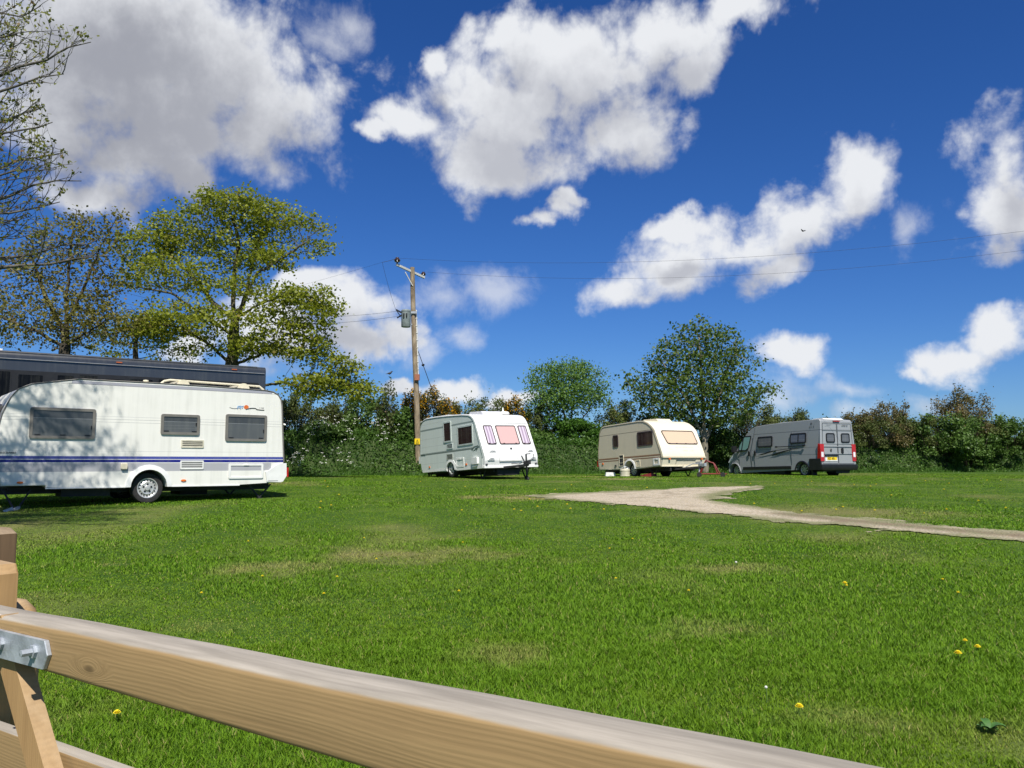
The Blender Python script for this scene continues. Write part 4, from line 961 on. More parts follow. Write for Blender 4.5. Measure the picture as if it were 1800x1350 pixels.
ed = N(nt, 'ShaderNodeAttribute', attribute_name='edge'); col = mix_col(nt, math_n(nt, 'MULTIPLY', ed.outputs['Fac'], .9), col, mix_col(nt, smooth(nt, n1, .35, .65), (.10, .145, .03), (.24, .21, .10)))
L(nt, col, b.inputs['Base Color']); b.inputs['Roughness'].default_value = .9
bp = N(nt, 'ShaderNodeBump'); bp.inputs['Strength'].default_value = .8; bp.inputs['Distance'].default_value = .03; L(nt, vo.outputs['Distance'], bp.inputs['Height']); L(nt, bp.outputs[0], b.inputs['Normal'])
me.materials.append(m); me.shade_smooth()
o = bpy.data.objects.new('gravel_path', me); C.objects.link(o); tag(o, 'pale gravel track curving across the grass', 'path', kind='structure')

# grass blades: density falls and width grows with distance
def make_grass():
    n = 1080000
    ang = RNG.uniform(-.70, .70, n); u = RNG.random(n)
    r0, r1, r2 = 1.6, 6.5, 46.0
    wa = .36
    k = RNG.random(n) < wa; ang = np.where(k, ang * 1.25, ang)
    r = np.where(k, np.sqrt(r0 ** 2 + u * (r1 ** 2 - r0 ** 2)), r1 * (r2 / r1) ** u)
    x, y = r * np.sin(ang), r * np.cos(ang)
    keep = ~path_mask(x, y) | (~path_mask(x, y, 2.2) & (RNG.random(n) < .5)) | (RNG.random(n) < .025) 
    dr = dryness(x, y); keep |= (seg_dist(x, y, PATH + PATH[:1]) < .28 * RNG.random(n)) & (RNG.random(n) < .6); keep &= RNG.random(n) > dr * .55
    x, y, r, dr = x[keep], y[keep], r[keep], dr[keep]; n = len(x)
    lu = lush(x, y)
    clump = fbm(x / .11, y / .11, 91, 2)
    h = (.020 + .022 * RNG.random(n) + .022 * np.clip(clump - .45, 0, 1) * 2) * (.55 + .75 * lu) * (1 - .45 * dr)
    h *= np.interp(r, [4, 8, 16, 40], [1.0, .8, .62, .55])
    w = .0025 * np.maximum(1, (r / 5.0)) ** .85 * (.7 + .6 * RNG.random(n))
    az = RNG.uniform(0, 2 * math.pi, n); dx, dy = np.cos(az), np.sin(az)
    lean = h * RNG.uniform(.25, 1.25, n); la = az + math.pi / 2 + RNG.normal(0, .6, n); lx, ly = np.cos(la) * lean, np.sin(la) * lean
    z = height(x, y) - .004
    P = np.empty((n, 5, 3), np.float32)
    P[:, 0] = np.stack([x - dx * w, y - dy * w, z], -1); P[:, 1] = np.stack([x + dx * w, y + dy * w, z], -1)
    P[:, 2] = np.stack([x + lx * .35 + dx * w * .8, y + ly * .35 + dy * w * .8, z + h * .6], -1); P[:, 3] = np.stack([x + lx * .35 - dx * w * .8, y + ly * .35 - dy * w * .8, z + h * .6], -1)
    P[:, 4] = np.stack([x + lx, y + ly, z + h], -1)
    b0 = (np.arange(n) * 5)[:, None]
    q = b0 + np.array([[0, 1, 2, 3]]); tr = b0 + np.array([[3, 2, 4]])
    idx = np.concatenate([q, tr], 1).ravel(); cnt = np.tile([4, 3], n)
    me = raw_mesh('grass', P.reshape(-1, 3), idx, cnt)
    add_attr(me, 'rnd', np.repeat(np.clip(RNG.random(n) * .6 + .4 * lu, 0, 1), 5)); add_attr(me, 'dry', np.repeat(np.clip(dr * .9 + (RNG.random(n) < .035) * .7, 0, 1), 5)); add_attr(me, 'lush', np.repeat(lu, 5))
    m, nt, b = new_mat('grass_blades')
    a1 = N(nt, 'ShaderNodeAttribute', attribute_name='rnd'); a2 = N(nt, 'ShaderNodeAttribute', attribute_name='dry'); a3 = N(nt, 'ShaderNodeAttribute', attribute_name='lush')
    col = mix_col(nt, math_n(nt, 'POWER', a1.outputs['Fac'], 1.25), (.032, .105, .005), (.200, .355, .020))
    col = mix_col(nt, math_n(nt, 'MULTIPLY', math_n(nt, 'SUBTRACT', 1.0, a3.outputs['Fac']), .66), col, (.215, .335, .018))
    col = mix_col(nt, math_n(nt, 'MULTIPLY', a2.outputs['Fac'], .85), col, (.50, .39, .17))
    L(nt, col, b.inputs['Base Color']); b.inputs['Roughness'].default_value = .55; b.inputs['Specular IOR Level'].default_value = .14
    trn = N(nt, 'ShaderNodeBsdfTranslucent'); L(nt, col, trn.inputs[0]); mx = N(nt, 'ShaderNodeMixShader'); mx.inputs[0].default_value = .35
    L(nt, b.outputs[0], mx.inputs[1]); L(nt, trn.outputs[0], mx.inputs[2]); L(nt, mx.outputs[0], nt.nodes['Material Output'].inputs[0])
    me.materials.append(m)
    o = bpy.data.objects.new('grass', me); C.objects.link(o)
    tag(o, 'short mown green grass with paler and drier patches', 'grass', kind='stuff')
make_grass()

# dandelions: the near ones one by one, the far specks alike
dm_y = simple('dandelion_yellow', (.82, .66, .012), .6); dm_w = simple('dandelion_clock', (.62, .62, .55), .9); dm_s = simple('flower_stalk', (.09, .16, .03), .6)
def flower(px, py, label, size, hgt, clock=False, group='dandelions in the grass', petals=True):
    p = ground_px(px, py)
    dist = math.hypot(p[0], p[1])
    t = thing('dandelion', label, 'dandelion', (p[0], p[1], float(height(p[0], p[1]))), Matrix.Rotation(random.uniform(0, 6), 4, 'Z'), group)
    m = MB()
    if clock: m.lathe([(.001, -size * .8), (size * .6, -size * .55), (size * .85, 0), (size * .6, size * .55), (.001, size * .8)], (0, .004, hgt), 'Z', 12)
    else:
        for ringn, (rr, zz, nn_) in enumerate(((1, 0, 18), (.75, .006, 14), (.45, .010, 10))):
            for k in range(nn_):
                a = 2 * math.pi * k / nn_ + ringn * .2; d = np.array([math.cos(a), math.sin(a), 0]); tt = np.array([-d[1], d[0], 0])
                m.obox(np.array([0, .004, hgt + zz * size / .02]) + d * rr * size * .55 + np.array([0, 0, .1 * size * (1 - rr)]), d * rr * size * .45 + np.array([0, 0, .12 * size]), tt * size * .12, (0, 0, .0012))
        m.lathe([(.001, -size * .3), (size * .35, -size * .1), (size * .4, size * .15), (.001, size * .3)], (0, .004, hgt), 'Z', 8)
    m.build('flower_head', dm_w if clock else dm_y, t, 20)
    MB().tube([(0, 0, 0), (.003, .002, hgt * .5), (0, .004, hgt - size * .2)], .002 + .0004 * dist / 4, 5).build('stalk', dm_s, t)
for px, py, lab, s in ((1486, 1035, 'single yellow dandelion below the gravel track, far from the others', .024), (1686, 1163, 'largest yellow dandelion of the three growing together near the frame edge', .026), (1718, 1151, 'flat yellow dandelion rightmost of the three growing together', .022), (1698, 1140, 'small yellow dandelion farthest back of the three growing together', .017), (1405, 1260, 'yellow dandelion just behind the gate rail, near the pale seed head', .023), (206, 1271, 'yellow dandelion under the gate rail beside the diagonal brace', .020)):
    flower(px, py, lab, s, .055)
flower(1348, 1236, 'pale fluffy dandelion seed head just behind the gate rail', .011, .09, True); flower(1294, 996, 'pale dandelion seed head standing alone in the middle of the lawn', .016, .05, True)
r_ = random.Random(5); far_f = [(640, 952), (662, 990), (997, 891), (945, 895), (1003, 899), (1061, 900), (1072, 971), (1658, 1027), (1420, 856), (1362, 853), (1530, 858), (1627, 848), (1664, 900), (1625, 907), (1735, 847), (1420, 840)] + [(r_.uniform(560, 1790), r_.uniform(846, 905)) for _ in range(34)] + [(r_.uniform(300, 1790), r_.uniform(905, 1060)) for _ in range(12)]
far_f = [p for p in far_f if not path_mask(np.array([ground_px(*p)[0]]), np.array([ground_px(*p)[1]]))[0]]
for px, py in far_f: flower(px, py, 'tiny yellow dandelion speckling the grass out beyond the middle of the lawn', .023 if py < 905 else .014, .05)
# broad-leaved dock in the near right corner
def dock(px, py, label):
    p = ground_px(px, py); t = thing('dock_plant', label, 'weed', (p[0], p[1], float(height(p[0], p[1]))))
    lm = simple('dock_leaf', (.05, .125, .022), .5, var=.4, scale=15)
    for k in range(9):
        a = 2 * math.pi * k / 9 + random.uniform(-.3, .3); d = np.array([math.cos(a), math.sin(a), 0]); s = np.array([-d[1], d[0], 0]); ln = random.uniform(.045, .08); up = random.uniform(.3, .8); vs = []; fs = []
        for i in range(7):
            q = i / 6; c = d * ln * q + np.array([0, 0, .02 + ln * up * math.sin(q * 2.2) * .7]); wd_ = .020 * math.sin(math.pi * min(1, q * .9 + .08)) + .002; vs += [c - s * wd_ + np.array([0, 0, .008]), c, c + s * wd_ + np.array([0, 0, .008])]
        for i in range(6): fs += [(3 * i, 3 * i + 1, 3 * i + 4, 3 * i + 3), (3 * i + 1, 3 * i + 2, 3 * i + 5, 3 * i + 4)]
        MB().add(vs, fs).build('leaf', lm, t, 60, fix=False)
dock(1740, 1292, 'broad-leaved dark green weed in the grass near the bottom right corner')

# ================================================================== FOLIAGE
def leaf_quads(P, s, up=.25, seed=0, aspect=.62):
    r = np.random.default_rng(seed); n = len(P)
    nn = r.normal(size=(n, 3)); nn[:, 2] += up * 2; nn /= np.linalg.norm(nn, axis=1)[:, None]
    a = r.normal(size=(n, 3)); u = np.cross(nn, a); u /= np.linalg.norm(u, axis=1)[:, None] + 1e-9; v = np.cross(nn, u)
    s = np.broadcast_to(np.asarray(s, float), (n,)) * r.uniform(.6, 1.3, n)
    Q = np.empty((n, 4, 3)); Q[:, 0] = P - u * s[:, None] * .5; Q[:, 2] = P + u * s[:, None] * .5
    Q[:, 1] = P + v * s[:, None] * .5 * aspect + nn * s[:, None] * .08; Q[:, 3] = P - v * s[:, None] * .5 * aspect + nn * s[:, None] * .08
    return Q.reshape(-1, 3)
def leaves_mesh(name, P, s, rnd, mat, up=.25, seed=0, aspect=.62):
    V = leaf_quads(P, s, up, seed, aspect); n = len(P)
    me = raw_mesh(name, V, np.arange(4 * n), np.full(n, 4)); add_attr(me, 'rnd', np.repeat(np.clip(rnd, 0, 1), 4)); me.materials.append(mat); return me

def bush_mesh(name, seed, n, leaf, mat, lumps=34, rough=.30, wind=0.0, loose=.1):
    """unit bush: radius about 1 in x and y, height 1, uneven outline"""
    r = np.random.default_rng(seed)
    th = r.uniform(0, 2 * math.pi, lumps); zz = r.uniform(.03, .93, lumps)
    rad = np.sqrt(np.clip(1 - (zz * .95) ** 2.2, .05, 1)) * r.uniform(.35, 1.0, lumps)
    cc = np.stack([np.cos(th) * rad + wind * zz, np.sin(th) * rad, zz * (.82 + .28 * r.random(lumps))], -1); cs = r.uniform(.13, rough, lumps)
    w = cs ** 2; w /= w.sum(); k = r.choice(lumps, n, p=w)
    d = r.normal(size=(n, 3)); d /= np.linalg.norm(d, axis=1)[:, None]
    P = cc[k] + d * (cs[k] * r.random(n) ** .45)[:, None] * np.array([1, 1, .8])
    fl = r.random(n) < loose; P[fl] += r.normal(size=(fl.sum(), 3)) * .07 + np.array([wind * .1, 0, .05])
    P[:, 2] = np.abs(P[:, 2])
    tone = r.random(lumps)[k] * .5 + r.random(n) * .5
    return P, tone
LM = {
 'dark': leaf_mat('hawthorn_leaf', (0.043, 0.089, 0.015), (0.111, 0.189, 0.034), .3),
 'olive': leaf_mat('blackthorn_leaf', (0.072, 0.099, 0.023), (0.150, 0.179, 0.047), .3, c=(0.169, 0.124, 0.065)),
 'bright': leaf_mat('young_leaf', (0.046, 0.121, 0.014), (0.098, 0.196, 0.025), .4),
 'brown': leaf_mat('windburnt_leaf', (0.102, 0.096, 0.036), (0.198, 0.156, 0.058), .3, c=(0.264, 0.168, 0.072)),
 'gorse': leaf_mat('gorse_spine', (0.046, 0.055, 0.016), (0.091, 0.091, 0.026), .25),
 'gorse_f': leaf_mat('gorse_flower', (.50, .25, .008), (.72, .42, .012), .3),
 'bank': leaf_mat('bank_herb', (0.046, 0.115, 0.016), (0.121, 0.213, 0.034), .40),
 'yellowgreen': leaf_mat('sycamore_young_leaf', (0.151, 0.185, 0.018), (0.325, 0.347, 0.034), .45, c=(0.246, 0.190, 0.045)),
 'bud': leaf_mat('budding_leaf', (.16, .18, .03), (.30, .29, .065), .45, c=(.24, .15, .07)),
 'coppery': leaf_mat('coppery_young_leaf', (0.168, 0.162, 0.034), (0.300, 0.264, 0.055), .4, c=(0.252, 0.144, 0.048)),
 'sycamore': leaf_mat('sycamore_leaf', (0.054, 0.114, 0.017), (0.180, 0.246, 0.043), .42),
 'ash': leaf_mat('ash_leaf', (0.098, 0.189, 0.039), (0.189, 0.308, 0.067), .45),
}
BARK = {'dark': bark_mat('dark_bark', (.035, .028, .018), (.085, .070, .045)), 'pale': bark_mat('pale_bark', (.14, .12, .085), (.26, .23, .17)), 'grey': bark_mat('grey_twig_bark', (.05, .045, .035), (.15, .135, .11)), 'mossy': bark_mat('mossy_bark', (.045, .045, .02), (.12, .10, .055))}
stem_m = simple('twig_brown', (.075, .055, .034), .9, var=.3)

def twigs(r, n, wind=0.0, rad=.95, top=.98):
    m = MB()
    for _ in range(n):
        a = r.uniform(0, 2 * math.pi); q = r.uniform(.1, rad) ** .7; zt = r.uniform(.6, top) * math.sqrt(max(.15, 1 - (q * .8) ** 2)); b0 = np.array([math.cos(a) * q * .25, math.sin(a) * q * .25, 0]); b1 = np.array([math.cos(a) * q + wind * zt, math.sin(a) * q, zt])
        mid = (b0 + b1) / 2 + r.normal(0, .05, 3); m.tube([b0, mid, b1], [.013, .008, .003], 4, False)
    return m
_bush = {}
def bush(kind, x, y, rx, h, label, group=None, seed=None, ry=None, name='hedge_bush', cat='bush', base=None):
    """each kind has a few source meshes; every bush is its own thing"""
    r = random.Random(int(x * 100) + int(y * 37)); var = r.randrange(3); key = (kind, var)
    if key not in _bush:
        sd = hash(kind) % 997 if False else sum(map(ord, kind)) * 7 + var
        rr = np.random.default_rng(sd)
        wind = {'brown': .35, 'olive': .10}.get(kind, 0)
        n = {'dark': 9000, 'olive': 9500, 'brown': 9500, 'gorse': 9500, 'bright': 8500}[kind]
        P, tone = bush_mesh(kind, sd, n, .1, None, lumps={'olive': 60, 'brown': 60}.get(kind, 38), rough={'olive': .24, 'brown': .24}.get(kind, .32), wind=wind, loose={'olive': .12, 'brown': .14, 'gorse': .10}.get(kind, .06))
        _bush[key] = (P, tone, twigs(rr, {'olive': 60, 'brown': 60}.get(kind, 16), wind), sd, kind)
    P, tone, tw, sd, kind = _bush[key]
    zb = base if base is not None else bank_z(x, y)
    t = thing(name, label, cat, (x, y, zb - .1), Matrix.Rotation(0 if kind == 'brown' else r.uniform(0, 6.28), 4, 'Z'), group)
    sc = np.array([rx, ry or rx * .9, h]); ls = {'dark': .135, 'olive': .105, 'brown': .105, 'gorse': .10, 'bright': .15}[kind]
    nk = min(len(P), int(len(P) * min(1.0, .40 + .12 * rx * h)))
    if label.startswith('slim'): nk = int(nk * .30)
    nf = int(nk * .35) if kind == 'gorse' else 0
    me = leaves_mesh('foliage', P[:nk] * sc, ls, tone[:nk], LM[kind], .3, sd, .7)
    o = bpy.data.objects.new('foliage', me); C.objects.link(o); o.parent = t
    m = MB(); m.v = [tuple(np.array(v) * sc) for v in tw.v]; m.f = tw.f; m.mi = tw.mi; m.build('stems', stem_m, t, None, fix=False)
    if nf:
        rr = np.random.default_rng(sd + 5); tops = P[(P[:, 2] > .45)]; tops = tops[rr.choice(len(tops), min(len(tops), 2600))]; cl = fbm(tops[:, 0] * 4 + 9, tops[:, 2] * 4 + tops[:, 1] * 3, sd, 2) + (tops[:, 2] - .75) * .5; tops = tops[cl > .50] * 1.03
        me = leaves_mesh('flowers', tops * sc, .075, rr.random(len(tops)), LM['gorse_f'], .4, sd, .9); o = bpy.data.objects.new('flowers', me); C.objects.link(o); o.parent = t
    return t

gx = np.arange(-36, 58, .35); gs = np.arange(-.35, 8.0, .35)
GX, GS = np.meshgrid(gx, gs); GY = np.interp(GX, BL[:, 0], BL[:, 1]) + GS; Z = height(GX, GY) + bank_h(GX, GY) + np.where((GS < -.2) | (GS > 7.5), -.05, .006)
nx = len(gx); ii = (np.arange(len(gs) - 1)[:, None] * nx + np.arange(nx - 1)[None]).ravel()
me = raw_mesh('bank', np.stack([GX, GY, Z], -1).reshape(-1, 3), np.stack([ii, ii + 1, ii + nx + 1, ii + nx], -1).ravel(), np.full(len(ii), 4))
m, nt, b = new_mat('bank_earth'); n1 = noise(nt, 3, 5); L(nt, mix_col(nt, smooth(nt, n1, .35, .65), (.025, .050, .010), (.05, .075, .02)), b.inputs['Base Color']); b.inputs['Roughness'].default_value = 1
me.materials.append(m); me.shade_smooth(); o = bpy.data.objects.new('bank', me); C.objects.link(o); tag(o, 'low earth bank carrying the hedge along the field edge', 'bank', kind='structure')
# herbs, brambles and long grass smothering the bank
n = 110000
x = RNG.uniform(-22, 40, n); s = RNG.uniform(-.35, 3.0, n) ; lump = fbm(x / .9, s * 1.5 + x * .3, 81, 3)
y = np.interp(x, BL[:, 0], BL[:, 1]) + s; z = height(x, y) + bank_h(x, y) + RNG.random(n) ** 1.6 * (.12 + .95 * np.clip(lump - .22, 0, 1)) * np.clip((s + .4) / .5, .15, 1)
me = leaves_mesh('bank_undergrowth', np.stack([x, y, z], -1), .13, np.clip(lump * .9 - .1 + RNG.normal(0, .22, n), 0, 1), LM['bank'], .35, 3, .5)
o = bpy.data.objects.new('bank_undergrowth', me); C.objects.link(o); tag(o, 'tangled green undergrowth covering the front of the hedge bank', 'undergrowth', kind='stuff')
# long grass fringe at the foot of the bank
n = 26000
x = RNG.uniform(-22, 40, n); s = RNG.normal(-.05, .45, n); y = np.interp(x, BL[:, 0], BL[:, 1]) + s
h = RNG.uniform(.10, .36, n) * (.25 + 2.2 * np.clip(fbm(x / .8, s, 83, 3) - .25, 0, 1)) * np.where(s < -.35, .5, 1); a = RNG.uniform(0, 6.28, n); w = .016; z = height(x, y) + bank_h(x, y)
P = np.stack([np.stack([x - np.cos(a) * w, y - np.sin(a) * w, z], -1), np.stack([x + np.cos(a) * w, y + np.sin(a) * w, z], -1), np.stack([x + RNG.normal(0, .08, n), y + RNG.normal(0, .08, n), z + h], -1)], 1)
me = raw_mesh('long_grass', P.reshape(-1, 3), np.arange(3 * n), np.full(n, 3)); add_attr(me, 'rnd', np.repeat(RNG.random(n), 3)); me.materials.append(LM['bright'])
o = bpy.data.objects.new('long_grass', me); C.objects.link(o); tag(o, 'uncut long grass fringing the foot of the hedge bank', 'long grass', kind='stuff')

# cow parsley in flower along the bank
cp_w = simple('cow_parsley_white', (.72, .72, .64), .8)
def cow_parsley(x, y, k):
    r = random.Random(k); t = thing('cow_parsley', 'white-flowered cow parsley growing on the hedge bank', 'wildflower', (x, y, bank_z(x, y)), None, 'cow parsley on the hedge bank')
    st = MB(); fl = MB()
    for _ in range(r.randint(3, 6)):
        a = r.uniform(0, 6.28); q = r.uniform(.05, .32); hh = r.uniform(.45, 1.0); p = np.array([math.cos(a) * q, math.sin(a) * q - .1, hh]); st.tube([(0, 0, 0), p * .6 + np.array([0, 0, .05]), p], .006, 4, False)
        for _ in range(7):
            d = np.array([r.gauss(0, .032), r.gauss(0, .032), r.gauss(0, .014)]); c = p + d; s = r.uniform(.008, .016); n_ = np.array([r.gauss(0, .5), -.7 + r.gauss(0, .5), .8]); n_ /= np.linalg.norm(n_); u = np.cross(n_, (1, 0, 0)); u /= np.linalg.norm(u); v = np.cross(n_, u)
            fl.add([c + s * (math.cos(b_) * u + math.sin(b_) * v) for b_ in np.linspace(0, 6.28, 7)[:-1]], [tuple(range(6))])
    st.build('stalks', dm_s, t, None, fix=False); fl.build('flower_heads', cp_w, t, None, fix=False)
r_ = random.Random(9)
for k in range(36):
    px = r_.choice([r_.uniform(500, 590), r_.uniform(500, 745), r_.uniform(600, 740)]) if k < 29 else r_.uniform(1500, 1800)
    X = (px - 900) / F * 37 if px < 800 else (px - 900) / F * 46; y0 = float(np.interp(X, BL[:, 0], BL[:, 1])); X = (px - 900) / F * y0
    cow_parsley(X, y0 + r_.uniform(.2, 1.9), k)

def at_px(px, depth): return (px - 900) / F * depth
def hedge(kind, px, topy, wpx, depth, label, group='hedge bushes along the field edge', **kw):
    x = at_px(px, depth); zt = 1.55 + (HY - topy) / F * depth; zb = bank_z(x, depth); rx = wpx / F * depth / 2 * 1.15
    return bush(kind, x, depth, max(.6, rx), max(.8, zt - zb + .1), label, group, ry=kw.get('ry', max(1.0, min(rx, 1.8))))
HEDGE = [
 ('olive', 470, 690, 120, 37.0, 'twiggy olive bush just behind the rear end of the long white caravan'),
 ('olive', 528, 692, 95, 38.5, 'twiggy olive-grey bush under the spreading tree, right of the long white caravan'),
 ('dark', 560, 745, 110, 37.2, 'low dark bush on the bank behind the cow parsley, below the twiggy bushes'),
 ('olive', 592, 702, 95, 39.5, 'olive twiggy bush between the spreading tree and the slim shrub with a bird'),
 ('dark', 640, 700, 100, 38.8, 'dense dark green bush below the tips of the spreading tree'),
 ('dark', 700, 722, 80, 38.6, 'dark green bush immediately left of the utility pole'),
 ('gorse', 722, 697, 50, 40.6, 'gorse bush with yellow flowers left of the utility pole'),
 ('gorse', 757, 692, 58, 40.2, 'tallest gorse bush with orange-yellow flowers right of the utility pole'),
 ('gorse', 790, 712, 62, 40.8, 'lower gorse bush with yellow flowers behind the roof of the pale green caravan'),
 ('olive', 795, 708, 60, 43.5, 'thin pale bush behind the flowering gorse'),
 ('olive', 845, 703, 110, 43.0, 'wide olive bush above the roof of the pale green caravan'),
 ('gorse', 903, 707, 44, 43.4, 'small gorse bush with orange flowers right of the pale green caravan roof'),
 ('olive', 938, 712, 70, 43.6, 'grey-green bush between the small gorse and the slender light green tree'),
 ('bright', 1000, 736, 120, 43.2, 'bright green leafy bush under the slender light green tree'),
 ('dark', 930, 762, 90, 42.8, 'dark bush beside the front corner of the pale green caravan'),
 ('olive', 1085, 706, 80, 44.2, 'olive bush between the slender tree and the big leafy tree'),
 ('dark', 1060, 750, 90, 43.6, 'dark bush at the rear corner of the cream caravan'),
 ('dark', 1140, 735, 120, 45.0, 'dark bush under the big leafy tree, behind the cream caravan roof'),
 ('dark', 1235, 740, 120, 45.4, 'dark bush at the trunk of the big leafy tree'),
 ('dark', 1265, 770, 90, 44.6, 'low dark bush in the gap between the cream caravan and the silver van'),
 ('olive', 1320, 716, 100, 46.2, 'olive-brown bush above the bonnet of the silver van'),
 ('olive', 1385, 722, 90, 47.0, 'olive bush behind the roof of the silver van'),
 ('dark', 1430, 738, 100, 47.5, 'dark bush hidden behind the rear half of the silver van'),
 ('brown', 1490, 728, 70, 47.8, 'small brown-tipped bush at the rear roof corner of the silver van'),
 ('brown', 1548, 713, 84, 47.6, 'windswept brown-topped bush, second highest along the right hedge'),
 ('olive', 1530, 735, 110, 46.8, 'olive bush below the second highest windswept top'),
 ('olive', 1605, 727, 90, 47.4, 'olive bush in the dip between the two windswept brown tops'),
 ('brown', 1672, 690, 104, 47.8, 'tallest windswept brown-topped bush of the right hedge'),
 ('dark', 1640, 735, 120, 46.8, 'dark green bush beneath the tallest windswept bush'),
 ('dark', 1700, 738, 90, 46.6, 'dark round bush right of the tallest windswept bush'),
 ('olive', 1735, 736, 90, 47.8, 'olive bush between the dark round bush and the frame edge'),
 ('dark', 1775, 737, 90, 47.2, 'dark evergreen-looking bush at the right edge of the hedge'),
 ('olive', 1840, 735, 100, 47.6, 'olive bush continuing the hedge past the right edge'),
 ('dark', 1910, 730, 110, 47.8, 'dark bush continuing the hedge farther past the right edge'),
 ('dark', 400, 720, 150, 36.0, 'dark bush hidden behind the lorry'),
 ('dark', 820, 745, 130, 42.0, 'dark bush directly behind the pale green caravan'),
]
for h_ in HEDGE: hedge(*h_)
# slim shrub with the bird on top
hedge('olive', 683, 668, 20, 38.2, 'slim tall thin shrub with a bird perched on its tip'); bird((at_px(683, 38.2), 38.2, 1.55 + (HY - 656) / F * 38.2), .4, 'small dark bird perched on top of the slim shrub', .9)
bird(tuple(atd(1412, 406, 26.5)), 2.2, 'small dark bird in the sky by the overhead wires', .42, True)

# ---------------------------------------------------------------- trees by space colonisation
def grow(base, guides, ells, natt, D, seed, limit=None, infl=2.2, kill=1.6, iters=90, tips=None):
    r = np.random.default_rng(seed); att = []
    vol = np.array([e[3] * e[4] * e[5] for e in ells]) ** .8; vol /= vol.sum()
    while len(att) < natt:
        e = ells[r.choice(len(ells), p=vol)]; d = r.normal(size=3); d /= np.linalg.norm(d); q = np.array(e[:3]) + d * r.random() ** .42 * np.array(e[3:6])
        if limit is None or limit(q): att.append(q)
    att = np.array(att); nodes = []; par = []
    for g in guides:
        start = -1
        pts = [np.array(p, float) for p in g]
        if nodes: start = int(np.argmin(np.linalg.norm(np.array(nodes) - pts[0], axis=1)))
        else: nodes.append(pts[0]); par.append(-1); start = 0
        cur = start
        for p in pts[1:] if start == 0 and len(nodes) == 1 else pts:
            d = p - nodes[cur]; l = np.linalg.norm(d)
            if l < 1e-3: continue
            k = max(1, int(l / D)); a = nodes[cur].copy()
            for i in range(1, k + 1):
                jit = r.normal(0, D * .10, 3) if i < k else 0
                nodes.append(a + d * i / k + jit); par.append(cur); cur = len(nodes) - 1
    alive = np.ones(len(att), bool); near_i = np.zeros(len(att), int); near_d = np.full(len(att), 1e9); done = 0
    for it in range(iters):
        nn_ = np.array(nodes[done:]);
        if len(nn_):
            for i0 in range(0, len(nn_), 400):
                blk = nn_[i0:i0 + 400]; dd = np.linalg.norm(att[:, None] - blk[None], axis=2); j = dd.argmin(1); v = dd[np.arange(len(att)), j]; up = v < near_d; near_d[up] = v[up]; near_i[up] = j[up] + done + i0
        done = len(nodes); alive &= near_d > D * kill
        act = alive & (near_d < D * (infl * 6 if it < 25 else infl * 12))
        if not act.any(): break
        ids = near_i[act]; P = np.array(nodes); v = att[act] - P[ids]; v /= np.linalg.norm(v, axis=1)[:, None]
        acc = {}
        for i, q in zip(ids, v): acc[i] = acc.get(i, 0) + q
        for i, q in acc.items():
            q = q + r.normal(0, .22, 3) * np.linalg.norm(q); l = np.linalg.norm(q)
            if l < 1e-4: continue
            nodes.append(P[i] + q / l * D); par.append(i)
    return np.array(nodes), par

